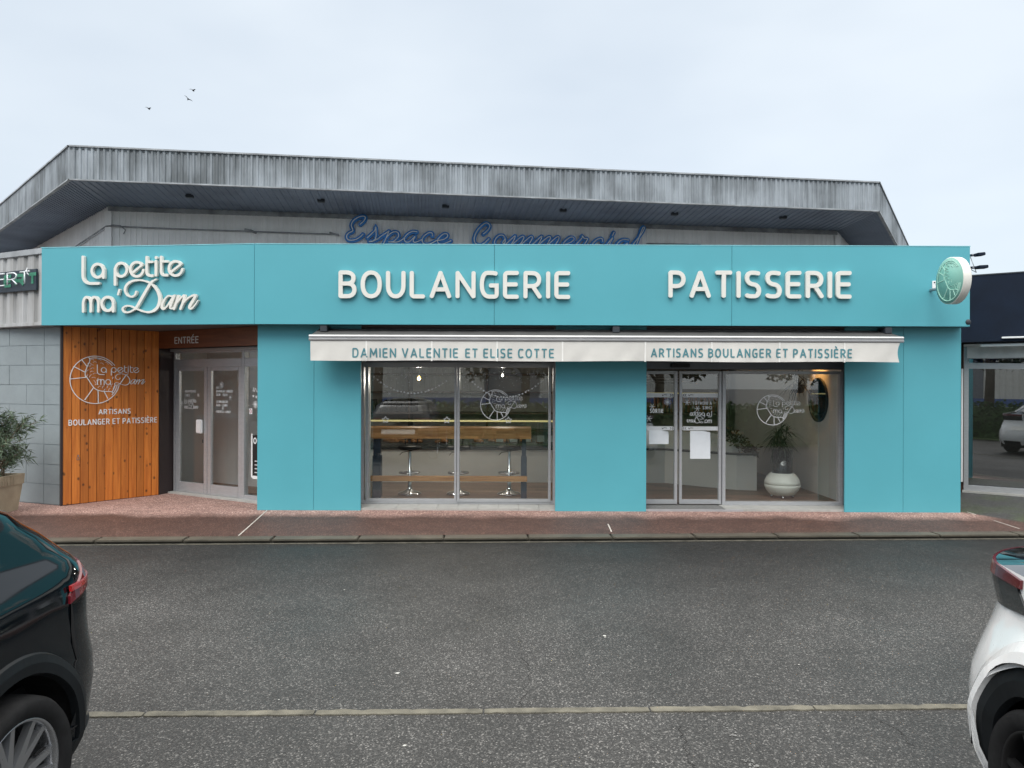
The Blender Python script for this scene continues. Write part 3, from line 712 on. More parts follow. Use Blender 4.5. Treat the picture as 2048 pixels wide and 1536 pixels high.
# tiled steps
mb = MB(); 
for (a, b) in ((PIL[0][1]-.10, PIL[1][0]+.03), (at(1455, 0, YP).x, PIL[2][0]+.28)):
    k = int((b-a)/.305); 
    for i in range(k+1):
        u0 = a+i*.305; u1 = min(b, u0+.302)
        if u1-u0 > .02: mb.bbox(u0, u1, YP+.03, 11.35, .10, .150, .003)
    mb.build('tile_step', M['tile'], bk); mb = MB()
mb = MB(); gx0, gx1 = PIL[1][1]-.02, at(1455, 0, YP).x-.004
mb.box(gx0, gx1, YP+.035, 11.3, .10, .138)
for k in range(16): mb.box(gx0+.01, gx1-.01, YP+.06+k*.028, YP+.075+k*.028, .138, .146)
mb.build('entrance_mat', M['grate'], bk)
MB().bbox(gx0, gx1+.25, YP+.012, YP+.034, .10, .150, .004).build('step_edge', M['alu'], bk)
# interior shell
fl = MB()
for j in range(32):
    y0 = 11.2+j*.19; off = random.uniform(0, 1.2); xx = -7-off
    while xx < 5.2:
        x1 = min(5.2, xx+1.25); x0 = max(-7, xx); 
        if x1 > x0+.01 and y0 > max(11.2, 12.52-(x0+5.79)*.557): fl.add([(x0+.001, y0+.001, .154), (x1-.001, y0+.001, .154), (x1-.001, y0+.188, .154), (x0+.001, y0+.188, .154)], [(0, 1, 2, 3)])
        xx += 1.25
fl.build('floor', M['floorwood'], bk)
mb = MB(); mb.box(5.2, 5.32, 11.3, 17.5, .1, 2.85); mb.build('wall', M['rwall'], bk)
mb = MB(); mb.box(-7.1, 5.32, 17.3, 17.42, .1, 2.85); mb.box(-7.1, -7.0, 12.9, 17.3, .1, 2.85); mb.build('wall', mat('back_wall', (.38, .36, .33), .7), bk)
mb = MB(); mb.prism([(-7.1, 13.3), (-5.79, 12.56), (-3.9, 11.50), (5.32, 11.46), (5.32, 17.42), (-7.1, 17.42)], 2.72, 2.80); mb.build('ceiling', M['ceil'], bk)
mb = MB(); mb.box(-7.3, 6.6, 11.6, 17.6, 3.45, 3.52); mb.box(-7.3, 6.6, 17.45, 17.6, 0, 3.45); mb.box(6.5, 6.598, 11.6, 17.45, 0, 3.45); mb.box(-7.3, -7.15, 13.2, 17.45, 0, 3.45); mb.build('roof', M['soffit'], bk)

def pane_frame(F, u0, u1, v0, v1, t, dep0, dep1, tb=None, tt=None):
    """four-sided profile; members butt end to end"""
    tb = tb or t; tt = tt or t; mb = MB(F)
    mb.bbox(u0, u0+t, v0, v1, dep0, dep1, .004); mb.bbox(u1-t, u1, v0, v1, dep0, dep1, .004)
    mb.bbox(u0+t, u1-t, v0, v0+tb, dep0, dep1-.002, .004); mb.bbox(u0+t, u1-t, v1-tt, v1, dep0, dep1-.002, .004)
    return mb
F0 = frame((0, YW, 0), (1, 0, 0))   # shopfront glazing plane, w towards the street
U = lambda px: (px-1024)/FPX*YW
V = lambda py, px=1024: at(px, py, YW).z
# ---- window 1 (two lights)
WL0, WR0 = U(722), U(1113)
w1 = pane_frame(F0, WL0, WR0, .152, V(725), .055, -.06, .05, tb=.05, tt=.08)
wa, wb = U(732.5), U(1103)
win1 = w1.build('shop_window', M['alu'], bk)
MB(F0).bbox(WL0-.03, WL0+.008, .155, 2.6, .052, .43, .003).build('jamb', M['aludark'], win1); MB(F0).bbox(WR0-.008, WR0+.03, .155, 2.6, .052, .43, .003).build('jamb', M['aludark'], win1)
pane_frame(F0, wa+.01, U(914), V(1003), V(728), .035, -.03, .056, tb=.04).build('sash', M['alu'], win1)
pane_frame(F0, U(915), wb-.01, V(1003), V(728), .038, -.03, .066, tb=.04).build('sash', M['alu'], win1)
MB(F0).box(wa+.03, U(911), V(1000), V(733), -.008, 0).build('pane', M['glass'], win1)
MB(F0).box(U(919), wb-.03, V(1000), V(733), -.008, 0).build('pane', M['glass'], win1)
mb = MB(F0)   # garlands and snow dots stuck on the glass
for (a, b, c, n) in (((748, 755), (818, 815), (893, 763), 21), ((945, 764), (1010, 828), (1090, 757), 24)):
    mb = MB(F0); gl = []
    for k in range(n+1):
        t = k/n; px = a[0]*(1-t)**2+2*b[0]*t*(1-t)+c[0]*t*t; py = a[1]*(1-t)**2+2*b[1]*t*(1-t)+c[1]*t*t
        mb.disc((U(px+random.uniform(-.6, .6)), V(py+random.uniform(-.6, .6))), .0135*random.uniform(.8, 1.2), .0032, 10); gl.append((U(px), V(py)))
    mb.ribbon(gl, .002, .001, .0025, cap=False); mb.build('garland_sticker', M['decal'], win1)
mb = MB(F0)
for k in range(260):
    px = random.uniform(738, 1097)
    if 908 < px < 922: continue
    py = 742+abs(random.gauss(0, 14))
    if px < 915 and random.random() < .45: continue
    mb.disc((U(px), V(py)), random.uniform(.003, .0085), .003, 6)
for (px, py) in ((772, 774), (779, 788), (1080, 792)): flake(mb, (U(px), V(py)), .028, .005, .001, .003)
tag(mb.build('snow_sticker', M['frost'], win1), kind='stuff')
for px in (771, 894, 1017):
    mb = MB(F0)
    pts = [(U(px)+(.052 if k % 2 == 0 else .026)*math.sin(R(36*k)), V(840.5)+(.052 if k % 2 == 0 else .026)*math.cos(R(36*k))) for k in range(10)]
    mb.ribbon(pts, .010, .001, .0035, closed=True); mb.build('star_sticker', M['frost'], win1)
logo(F0, U(961), U(1054), V(840), V(780), .0105, .001, .003).build('logo_sticker', M['decal'], win1)
# ---- sliding exit door and fixed light
zt = V(741)
sd1 = pane_frame(F0, U(1270), U(1354), V(1006), zt, .045, -.02, .045, tb=.065, tt=.045)
door = sd1.build('sliding_door', M['alu'], bk)
sB = pane_frame(F0, U(1358), U(1442), V(1006), zt, .042, -.02, .040, tb=.065, tt=.045).build('sash', M['alu'], door)
MB(F0).box(U(1272)+.04, U(1351)-.02, V(999), V(744), -.008, 0).build('pane', M['glass'], door)
MB(F0).box(U(1361), U(1439), V(999), V(744), -.008, 0).build('pane', M['glass'], door)
for (a, b, tip) in ((U(1285), U(1350.5), 1), (U(1362), U(1436), -1)):
    for (y0, y1) in ((785, 793.5), (851.5, 859.5)):
        v0, v1 = V(y1), V(y0); vm = (v0+v1)/2; mb = MB(F0)
        if tip > 0: mb.prism([(a, v0), (b-.04, v0), (b, vm), (b-.04, v1), (a, v1)], .001, .003)
        else: mb.prism([(a+.04, v0), (b, v0), (b, v1), (a+.04, v1), (a, vm)], .001, .003)
        bd = mb.build('band_sticker', M['frost'], door)
        e = b if tip > 0 else a
        for q in (.03, .06):
            x = e-tip*q; mb = MB(F0); mb.ribbon([(x-tip*.022, v0+.012), (x, vm), (x-tip*.022, v1-.012)], .008, .0032, .0042, cap=False); mb.build('arrow_mark', M['posterb'], bd)
        x = e-tip*.16; mb = MB(F0); mb.ribbon([(x-.04, vm-.008), (x-.01, vm+.008), (x+.03, vm+.004)], .007, .0032, .0042); mb.ribbon([(x-.045, vm+.01), (x-.03, vm-.012)], .006, .0032, .0045)
        mb.build('bird_mark', M['posterb'], bd)
text('SORTIE', F0, U(1300), U(1327), V(825), V(816.5), .011, .001, .003).build('lettering', M['decal'], door)
for (px, py, r) in ((1335, 803, .055), (1304.5, 812, .045), (1298, 836, .05), (1374, 803.5, .045), (1395, 815.5, .045)): flake(MB(F0), (U(px), V(py)), r, .007, .001, .0028).build('snowflake_sticker', M['frost'], door)
mb = text('À BIENTÔT', F0, U(1385), U(1424), V(808), V(802), .0075, .001, .003, mirror=True)
text('CHEZ', F0, U(1405), U(1424), V(817), V(811), .0075, .001, .003, mirror=True, mb=mb)
gx = lambda x: U(1424)-(x-132)/(1975-132)*(U(1424)-U(1373)); gy = lambda y: V(821)-(y-95)/905*(V(821)-V(845))
word(F0, gx, gy, .00019, .001, .003, bold=1.0, mb=mb, mw=.0065)
mb.build('lettering', M['frost'], door)
fx = pane_frame(F0, U(1443), U(1683), V(1007.5), zt+.003, .05, -.03, .06, tb=.05, tt=.045)
win2 = fx.build('shop_window', M['alu'], bk)
MB(F0).bbox(U(1683)+.002, U(1683)+.12, .155, 2.6, -.02, .43, .004).build('jamb', M['aludark'], win2)
MB(F0).box(U(1450), U(1674), V(1002), V(744), -.008, 0).build('pane', M['glass'], win2)
for px in (1460, 1663): MB(F0).bbox(U(px)-.03, U(px)+.03, V(1009), V(1005.5), .06, .085, .004).build('stop', M['alu'], win2)
logo(F0, U(1514), U(1609), V(848), V(788), .0105, .001, .003).build('logo_sticker', M['decal'], win2)

# ---- wooden cladding at the entrance
WA = Vector((-6.835, 11.04)); WB = Vector((-5.91, 12.14)); wd = (WB-WA).normalized(); WL = (WB-WA).length
FW = frame((WA.x, WA.y, 0), (wd.x, wd.y, 0))
mb = MB(FW); npl = 12
for i in range(npl):
    a = WL*i/npl; b = WL*(i+1)/npl
    mb.bbox(a+.0035, b-.0035, .125+random.uniform(0, .006), ZS+.004, -.02, random.uniform(-.002, .002), .003)
clad = mb.build('wood_cladding', M['cladwood'], bk)
MB(FW).box(-.02, WL, .12, ZS+.003, -.05, -.021).build('backing', M['brown'], clad)
MB(FW).bbox(-.03, -.002, .125, ZS+.003, -.05, .006, .003).build('edge_trim', M['brown'], clad)
Pn = FW.to_3x3() @ Vector((0, 0, 1))
def fw(px, py):
    p = FW.inverted() @ on_plane(px, py, (WA.x, WA.y, 0), Pn); return p.x, p.y
uL, vT = fw(139, 711); uR, _ = fw(290, 760); _, vB = fw(180, 807)
sgn = thing('panel_sign', 'white bread emblem and shop name on the orange wood cladding by the entrance', 'sign', FW @ Vector((.7, .8, .01)))
logo(FW, uL, uR, vB, vT, .011, .003, .007).build('emblem', M['decal'], sgn)
a = fw(197, 829); b = fw(261, 817); text('ARTISANS', FW, a[0], b[0], a[1], b[1], .0125, .003, .007).build('lettering', M['decal'], sgn)
a = fw(137, 847); b = fw(314, 836.5); a2 = fw(225, 847)
text('BOULANGER ET PATISSIÈRE', FW, a[0], b[0], a2[1]-.01, a2[1]+.082, .0125, .003, .007).build('lettering', M['decal'], sgn)
u, v = fw(156, 914); mb = MB(FW); mb.ribbon(ell(u, v-.02, .018, .025)[:-1], .006, .01, .016, closed=True); mb.bbox(u-.008, u+.008, v+.01, v+.035, 0.003, .018, .003); mb.build('hook_ring', M['chrome'], clad)
# dark return next to the doors
DA = Vector((-5.79, 12.46)); DB = Vector((-4.30, 11.63)); dd = (DB-DA).normalized()
MB().prism([(WB.x, WB.y+.01), (DA.x-.01, DA.y+.02), (DA.x-.10, DA.y+.08), (WB.x-.12, WB.y+.08)], .12, ZS+.003).build('return_panel', M['brown'], bk)
# entrance header board
HA = Vector((-5.93, 12.15)); HB = Vector((-3.80, 10.90)); hd = (HB-HA).normalized(); HL = (HB-HA).length
FH = frame((HA.x, HA.y, 0), (hd.x, hd.y, 0))
hdr = MB(FH).bbox(0, HL, 2.573, ZS+.003, -.06, 0, .004).build('header_board', M['brownwood'], bk)
Hn = FH.to_3x3() @ Vector((0, 0, 1))
def fh(px, py):
    p = FH.inverted() @ on_plane(px, py, (HA.x, HA.y, 0), Hn); return p.x, p.y
a = fh(349, 688); b = fh(397, 672)
esg = text('ENTRÉE', FH, a[0], b[0], a[1], b[1], .017, .001, .005).build('lettering_sign', M['frost'], None, FH @ Vector((a[0], a[1], .003)))
tag(esg, 'grey ENTRÉE lettering on the brown board above the entrance doors', 'sign')
# entrance doors
FD = frame((DA.x, DA.y, 0), (dd.x, dd.y, 0)); Dn = FD.to_3x3() @ Vector((0, 0, 1))
def fd(px, py):
    p = FD.inverted() @ on_plane(px, py, (DA.x, DA.y, 0), Dn); return p.x, p.y
DL = (DB-DA).length; uM = fd(417, 850)[0]; u9 = fd(489, 850)[0]; uE = u9+.85
zTop = fd(417, 702)[1]; zDoor = fd(417, 734)[1]; zTr = fd(417, 718)[1]
mb = MB(FD); mb.bbox(0, .05, .14, zTop, -.06, .03, .004); mb.bbox(u9-.03, u9+.03, .14, zTop, -.06, .03, .004)
mb.bbox(.05, u9-.03, zTop-.03, zTop, -.06, .028, .004); mb.bbox(.05, u9-.03, zDoor, zTr, -.06, .028, .004); mb.bbox(u9+.03, uE, zTop-.03, zTop, -.06, .028, .004); mb.bbox(u9+.03, uE, zDoor, zTr, -.06, .028, .004); mb.bbox(u9+.03, uE, .14, .21, -.06, .028, .004)
efr = mb.build('entrance_glazing', M['alu'], bk)
MB(FD).box(.05, u9-.03, zTr, zTop-.03, -.008, 0).build('pane', M['glassE'], efr)
MB(FD).box(u9+.03, uE, .21, zDoor, -.008, 0).box(u9+.03, uE, zTr, zTop-.03, -.008, 0).build('pane', M['glassE'], efr)
MB(FD).bbox(-.3, uE, zTop, zTop+.045, -.10, .10, .005).build('drip_rail', M['alu'], efr)
ld = pane_frame(FD, .053, uM-.004, .15, zDoor-.004, .085, -.025, .022, tb=.17, tt=.06).build('entrance_door', M['alu'], bk)
rd = pane_frame(FD, uM+.004, u9-.033, .15, zDoor-.004, .085, -.025, .022, tb=.17, tt=.06).build('entrance_door', M['alu'], bk)
MB(FD).box(.12, uM-.07, .30, zDoor-.05, -.008, 0).build('pane', M['glassE'], ld)
MB(FD).box(uM+.07, u9-.10, .30, zDoor-.05, -.008, 0).build('pane', M['glassE'], rd)
a = fd(399, 866); b = fd(410, 839)
MB(FD).bbox(a[0], b[0], a[1], b[1], .03, .075, .012).build('handle', M['decal'], ld)
MB(FD).bbox(b[0]-.03, b[0]-.008, a[1]-.16, a[1]-.10, .022, .03, .003).build('lock', M['dark'], ld)
def line(txt, F, f, x0, x1, y0, y1, sw, mb): 
    a = f(x0, y1); b = f(x1, y0); h = b[1]-a[1] if False else abs(f((x0+x1)/2, y0)[1]-f((x0+x1)/2, y1)[1]); vm = f((x0+x1)/2, y1)[1]
    return text(txt, F, a[0], b[0], vm, vm+h, sw, .001, .003, mb=mb)
mb = MB(FD); line('BIENVENUE', FD, fd, 370, 392, 780, 785, .0075, mb); line('CHEZ', FD, fd, 370, 380, 788, 793, .0075, mb)
ua = fd(369, 800)[0]; ub = fd(397, 800)[0]; va = fd(383, 797)[1]; vb = fd(383, 818)[1]
word(FD, lambda x: ua+(x-132)/1843*(ub-ua), lambda y: va-(y-95)/905*(va-vb), .00018, .001, .003, mb=mb, mw=.007)
mb.build('lettering', M['frost'], ld)
mb = MB(FD)
for tx, x1, y in (('DU', 438, 773), ('MARDI AU SAMEDI', 465, 780), ('6h30 - 19h30', 455, 787), ('LE DIMANCHE', 456, 801), ('6h30 - 13h00', 455, 808), ('FERMÉ LE LUNDI', 461, 821)):
    line(tx, FD, fd, 432.5, x1, y, y+5, .0075, mb)
for (px, py, r) in ((443, 770, .06), (461, 795, .045), (446, 816, .03)): flake(mb, fd(px, py), r, .006, .001, .0028)
mb.build('lettering', M['frost'], rd)
for q_, r_ in ((fd(364, 807), .05), (fd(397, 790), .035)): flake(MB(FD), q_, r_, .006, .001, .0028).build('snowflake_sticker', M['frost'], ld)
mb = MB(FD); flake(mb, fd(511, 809), .06, .007, .001, .003)
for px, py in ((507, 792), (513, 794)):
    c = fd(px, py); pts = [(c[0]+(.03 if k % 2 == 0 else .013)*math.sin(R(36*k)), c[1]+(.03 if k % 2 == 0 else .013)*math.cos(R(36*k))) for k in range(10)]; mb.prism(pts, .001, .003)
a = fd(506, 780); 
mb.ribbon(cat([(a[0], a[1]-.02), (a[0]+.02, a[1]+.04), (a[0]+.03, a[1]-.03), (a[0]+.06, a[1]+.03), (a[0]+.09, a[1]-.03), (a[0]+.14, a[1]+.03)], 4), .01, .001, .003)
mb.build('festive_sticker', M['decal'], efr)
a = fd(499, 828); b = fd(505, 817); mb = MB(FD); mb.box(a[0], b[0], a[1], b[1], .001, .003); st = mb.build('notice_sticker', M['decal'], efr)
c = ((a[0]+b[0])/2, (a[1]+b[1])/2); mb = MB(FD); mb.ribbon(ell(c[0], c[1], .018, .03)[:-1], .007, .0032, .0045, closed=True); mb.build('symbol', M['redstick'], st)
a = fd(506, 951); b = fd(528, 871); mb = MB(FD); mb.box(a[0], b[0], a[1], b[1], .001, .005)
nb = mb.build('notice_board', M['posterb'], efr)
mb = MB(FD); mb.box(a[0]-.03, a[0], a[1]-.03, b[1]+.02, .001, .007); mb.box(a[0], b[0], a[1]-.05, a[1], .001, .006); mb.build('border', M['decal'], nb)
text('OUVERT', FD, a[0]+.02, a[0]+.5, b[1]-.14, b[1]-.04, .018, .005, .007).build('lettering', M['decal'], nb)
mb = MB(FD)
for k in range(4): mb.box(a[0]+.05, a[0]+.3, b[1]-.42-k*.06, b[1]-.405-k*.06, .005, .0065)
mb.build('small_print', M['frost'], nb)
# threshold slab
MB(FD).bbox(-.02, uE, .10, .148, -.10, .14, .004).build('threshold', M['tile'], bk)
# partition behind the entrance
MB(FD).box(-.5, 1.32, .15, 2.72, -1.1, -1.0).build('partition', M['rwall'], bk)
MB(FD).box(-.56, -.46, .15, 2.72, -1.0, -.07).build('partition', M['rwall'], bk)
MB(FD).box(uE, uE+.06, .1, 2.85, -.1, .02).build('jamb', M['aludark'], bk)
# wall between the entrance glazing and window 1
MB().box(-3.75, PIL[0][1]-.01, YW+.251, YW+.33, .1, ZS).build('wall', M['rwall'], bk)
MB(FD).box(-.3, uE, zTop+.046, ZS+.004, -.06, .0).build('lintel', M['brown'], bk)

# =================================================================== SIGN LETTERS ON THE FASCIA
FF = frame((0, YF, 0), (1, 0, 0))
uF = lambda px: (px-1024)/FPX*YF
vF = lambda py, px=1024: at(px, py, YF).z
def channel(txt, name, label, px0, px1, pt, pb):
    pm = (px0+px1)/2
    r = thing(name, label, 'sign', (uF(pm), YF-.03, vF(pb, pm)))
    for mbx in text(txt, FF, uF(px0), uF(px1), vF(pb, pm), vF(pt, pm), .059, .012, .055, per_letter=True, gap=.155):
        mbx.build('letter', M['white'], r)
    return r
channel('BOULANGERIE', 'letter_sign', 'raised white BOULANGERIE lettering on the turquoise fascia', 678, 1140, 542.5, 598)
channel('PATISSERIE', 'letter_sign', 'raised white PATISSERIE lettering on the turquoise fascia', 1335, 1700, 542.5, 597.5)
# hand lettered shop name on the angled fascia
Fn = FFL.to_3x3() @ Vector((0, 0, 1))
def ffl(px, py):
    p = FFL.inverted() @ on_plane(px, py, (FLB.x, FLB.y, 0), Fn); return p.x, p.y
uA = ffl(166.8, 560)[0]; uB = ffl(400.7, 600)[0]; vA = ffl(280, 512)[1]; vB2 = ffl(280, 627)[1]
sgn = thing('letter_sign', 'raised cream hand lettered shop name La petite ma Dam at the left of the fascia', 'sign', FFL @ Vector((1.5, vB2, .03)))
kx = lambda x: uA+(x-132)/1843*(uB-uA); ky = lambda y: vA-(y-95)/905*(vA-vB2); kk = (uB-uA)/1843
for ch in WORD:
    o = word(FFL, kx, ky, kk, .012, .055, part=[ch], bold=.9).build('letter', M['white'], sgn)
    word(FFL, kx, ky, kk, .004, .0115, part=[ch], bold=.8).build('spacer', M['ledside'], o)
# round projecting sign
zc = at(1905, 562, 9.9).z; yc0 = 9.885; rD = .315; XD = 5.955
ds = thing('projecting_sign', 'round pale green disc sign with white rim projecting from the fascia', 'sign', (XD+.1, YF, zc))
MB().lathe([(0, .012), (rD-.012, .012), (rD-.012, .0), (rD, .0), (rD+.004, .004), (rD+.004, .105), (rD, .11), (0, .11)], (XD, yc0, zc), 64, 'X').build('rim', M['white'], ds)
Fd = frame((XD, yc0, zc), (0, -1, 0))
dsk = MB().lathe([(0, -.002), (rD-.004, -.002), (rD-.004, .004)], (XD, yc0, zc), 64, 'X').build('face', M['discgreen'], ds)
sc = rD*.86/553
emblem(Fd, lambda x: (x-775)*sc, lambda y: -(y-730)*sc, .008, .002, .006).build('emblem', M['discline'], dsk)
mb = MB(); a = at(1863, 577, YF); b = at(1880, 562, YF); mb.bbox(a.x, b.x+.03, YF-.02, YF, a.z, b.z, .004)
br = mb.build('bracket_plate', M['decal'], ds); MB().tube([(XD+.10, YF-.01, zc-.05), (XD+.10, yc0+.2, zc-.05)], .022, 10).build('arm', M['alu'], ds)
MB().lathe([(0, -.006), (.009, -.006), (.009, 0)], (a.x+.025, YF-.021, b.z-.025), 8, 'Y').build('screw', M['dark'], br)

# =================================================================== AWNING
aw = thing('awning', 'closed off white awning with turquoise lettering over the shop windows', 'awning', (1.3, YP, 2.7))
ya = 10.27; ax0, ax1 = (617-1024)/FPX*ya, (1808-1024)/FPX*ya
zb0 = at(1200, 683, ya).z; zb1 = at(1200, 671, ya).z
vx0, vx1 = ax0+.02, ax1-.045
mb = MB()   # front profile with a round nose
prof = [(ya+.07, zb0), (ya+.01, zb0), (ya, zb0+.015), (ya, zb0+.03), (ya+.012, zb0+.036), (ya+.012, zb0+.045), (ya+.002, zb0+.05), (ya, zb0+.065), (ya+.02, zb1), (ya+.07, zb1)]
n = len(prof); vs = [(ax0, p[0], p[1]) for p in prof]+[(ax1, p[0], p[1]) for p in prof]
mb.add(vs, [tuple(range(n)), tuple(range(n, 2*n))[::-1]]+[(i, i+n, (i+1) % n+n, (i+1) % n) for i in range(n)])
mb.build('front_bar', M['bar'], aw)
mb = MB(); zbk = at(1200, 659, 10.70).z
nx = 60; vs = []
for i in range(nx+1):
    x = ax0+.03+(ax1-ax0-.06)*i/nx; sagz = -.008*abs(math.sin(i*.9))
    vs += [(x, ya+.03, zb1+.003), (x, ya+.22, zb1+.05+sagz), (x, 10.72, zbk)]
mb.add(vs, [(3*i+j, 3*i+3+j, 3*i+4+j, 3*i+1+j) for i in range(nx) for j in range(2)])
mb.build('top_cover', M['topfab'], aw)
zv = at(1200, 723, ya).z; mb = MB(); vs = []; nx = 160; nz = 8
random.seed(3)
ph = [random.uniform(0, 6) for _ in range(6)]
def vy(x, t): return ya+.018-.010*t*math.sin(x*5.1+ph[0])*math.cos(x*1.7+ph[1])-.006*t*t*math.sin(x*13+ph[2]+3*t)-.004*math.sin(x*23+4*t+ph[3])*t
for i in range(nx+1):
    x = vx0+(vx1-vx0)*i/nx
    for j in range(nz+1):
        t = j/nz; xx = x
        if i > nx-4: xx = x-.03*math.sin(math.pi*t)*(i-(nx-4))/4+.008*t*(i-nx+4)/4 - .02*t*(i-nx+4)/4
        z = zb0+.004-(zb0-zv)*t+(.006*math.sin(x*2.2+ph[4]) if j == nz else 0)
        vs.append((xx, vy(x, t), z))
mb.add(vs, [(i*(nz+1)+j, i*(nz+1)+j+1, (i+1)*(nz+1)+j+1, (i+1)*(nz+1)+j) for i in range(nx) for j in range(nz)], True)
val = mb.build('valance', M['fabric'], aw)
for px in (732, 863, 994, 1125, 1291, 1424, 1560, 1690):
    x = (px-1024)/FPX*ya; mb = MB()
    for j in range(nz): 
        t0, t1 = j/nz, (j+1)/nz; z0 = zb0-(zb0-zv)*t0; z1 = zb0-(zb0-zv)*t1
        mb.add([(x-.012, vy(x, t0)-.004, z0), (x+.012, vy(x, t0)-.004, z0), (x+.012, vy(x, t1)-.004, z1), (x-.012, vy(x, t1)-.004, z1)], [(0, 3, 2, 1)])
    mb.build('fabric_seam', M['fabricseam'], val)
FV = frame((0, ya, 0), (1, 0, 0)); uv = lambda px: (px-1024)/FPX*ya
def drape(mb):      # follow the folds of the cloth
    for p in mb.v:
        t = (zb0-p.z)/(zb0-zv); p.y = vy(p.x, t)-.005-(ya-p.y)*.3
    return mb
drape(text('DAMIEN VALENTIE', FV, uv(704), uv(916), at(810, 715.5, ya).z, at(810, 696, ya).z, .021, 0, .001, gap=.22, space=.42)).build('lettering', M['awntext'], val)
drape(text('ET ELISE COTTE', FV, uv(930), uv(1108), at(1020, 716, ya).z, at(1020, 697, ya).z, .021, 0, .001, gap=.22, space=.42)).build('lettering', M['awntext'], val)
drape(text('ARTISANS BOULANGER ET PATISSIÈRE', FV, uv(1302), uv(1705), at(1500, 715.5, ya).z, at(1500, 697, ya).z, .021, 0, .001, gap=.22, space=.42)).build('lettering', M['awntext'], val)
for px in (650, 1230, 1770):
    x = (px-1024)/FPX*10.6; MB().bbox(x-.05, x+.05, 10.5, 10.735, zbk-.06, zbk+.03, .006).build('wall_bracket', M['dark'], aw)
MB().tube([(ax0+.15, 10.69, zbk-.05), (ax1-.15, 10.69, zbk-.05)], .045, 14).build('roller_tube', M['bar'], aw)

# =================================================================== HALL WITH RIBBED ROOF BEHIND
hl = thing('retail_hall', 'grey hall with a deep ribbed sheet metal roof edge rising behind the bakery', 'building', (0, 20, 0))
A1 = at(138, 294, 16.0); ZR = A1.z
def yz(px, py, z): return at(px, py, (z-CH)*FPX/(768-(py-ROLL*(px-1024))))
B1 = yz(1755, 366.5, ZR); HF = .705
L1 = yz(2, 410, ZR); R1 = yz(1812, 488, ZR)
dl = (L1-A1).normalized(); L1 = A1+dl*17; dr = (R1-B1).normalized(); R1 = B1+dr*14
A1.z = B1.z = L1.z = R1.z = ZR
ZB = ZR-HF
Ai = yz(216, 412, ZB); Bi = yz(1672, 461, ZB)
Li = Ai+dl*16.5; Ri = Bi+dr*13; Li.z = Ri.z = Ai.z = Bi.z = ZB
dn = Vector((0, 0, -HF))
def outn(a, b): 
    d = (b-a).normalized(); n = d.cross(Vector((0, 0, 1))); return n
for (a, b) in ((L1, A1), (A1, B1), (B1, R1)):
    k = int((b-a).length/.125)
    MB().ribbed(a+dn, b+dn, a, b, outn(a, b), k, .026, .55, .14).build('roof_fascia', M['shade'], hl)
mb = MB()
for (a, b) in ((L1, A1), (A1, B1), (B1, R1)):
    n = outn(a, b)*.05; u = Vector((0, 0, .035)); i = -n*3
    mb.add([a+n, b+n, b+n+u, a+n+u, a+i, b+i, b+i+u, a+i+u], [(0, 1, 2, 3), (3, 2, 6, 7), (0, 4, 5, 1), (4, 7, 6, 5)])
mb.build('coping', M['coping'], hl)
mb = MB()
for (a, b) in ((L1, A1), (A1, B1), (B1, R1)):
    n = outn(a, b)*.036; u = Vector((0, 0, -.03)); a2 = a+dn; b2 = b+dn
    mb.add([a2+n, b2+n, b2+n+u, a2+n+u, a2-n, b2-n, b2-n+u, a2-n+u], [(0, 3, 2, 1), (3, 7, 6, 2), (0, 1, 5, 4), (4, 5, 6, 7)])
mb.build('edge_trim', M['coping'], hl)
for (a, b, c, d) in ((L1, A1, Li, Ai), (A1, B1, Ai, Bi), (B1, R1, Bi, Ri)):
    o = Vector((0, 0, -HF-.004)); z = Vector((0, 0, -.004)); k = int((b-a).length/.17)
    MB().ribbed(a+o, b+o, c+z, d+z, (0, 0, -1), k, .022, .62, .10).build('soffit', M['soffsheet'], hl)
for (a, b) in ((Li, Ai), (Ai, Bi), (Bi, Ri)):
    k = int((b-a).length/.135); lo = Vector((0, 0, -ZB))
    MB().ribbed(a+lo, b+lo, a, b, outn(a, b), k, .016, .72, .08).build('wall', M['wallsheet'], hl)
mb = MB(); n = outn(Ai, Bi)
for (a, b) in ((Ai, Bi),):
    mb.add([a+n*.05+Vector((0, 0, -.012)), b+n*.05+Vector((0, 0, -.012)), b+n*.05+Vector((0, 0, -.13)), a+n*.05+Vector((0, 0, -.13)), a+Vector((0, 0, -.13)), b+Vector((0, 0, -.13))], [(0, 3, 2, 1), (3, 4, 5, 2)])
mb.build('wall_trim', M['coping'], hl)
mb = MB(); 
for q in (Ai, Bi): mb.box(q.x-.06, q.x+.10, q.y-.06, q.y-.02, 0, ZB-.14)
mb.build('corner_trim', M['wallsheet'], hl)
MB().prism([(p.x, p.y) for p in (L1, A1, B1, R1)]+[(R1.x, 40), (L1.x, 40)], ZR-.06, ZR-.03).build('roof', M['coping'], hl)
for px, py in ((378, 391), (641, 400.5), (890, 412), (1125, 420), (1348, 427), (1565, 434)):
    p = yz(px, py, ZB-.03); d = (B1-A1).normalized(); F = frame((p.x, p.y, p.z), d)
    MB(F).bbox(-.085, .085, -.05, .03, -.06, .06, .01).build('soffit_light', M['dark'], hl)
nW = outn(Ai, Bi)
def onw(px, py, off=.0): return on_plane(px, py, Ai+nW*off, nW)
mb = MB()
for pts in ([(150, 493), (185, 470), (211, 452.5), (216, 452)], [(216, 452), (330, 457), (500, 463), (676, 469)]):
    pl = [onw(a, b, .07) if a >= 216 else on_plane(a, b, Ai+outn(Li, Ai)*.07, outn(Li, Ai)) for a, b in pts]
    mb.tube(pl, .018, 6)
mb.build('conduit', M['coping'], hl); mb = MB()
mb.tube([onw(216, 452, .08), onw(225, 450, .10), onw(240, 451.5, .1), (onw(250, 460, .08)), onw(246, 468, .06)], .014, 6)
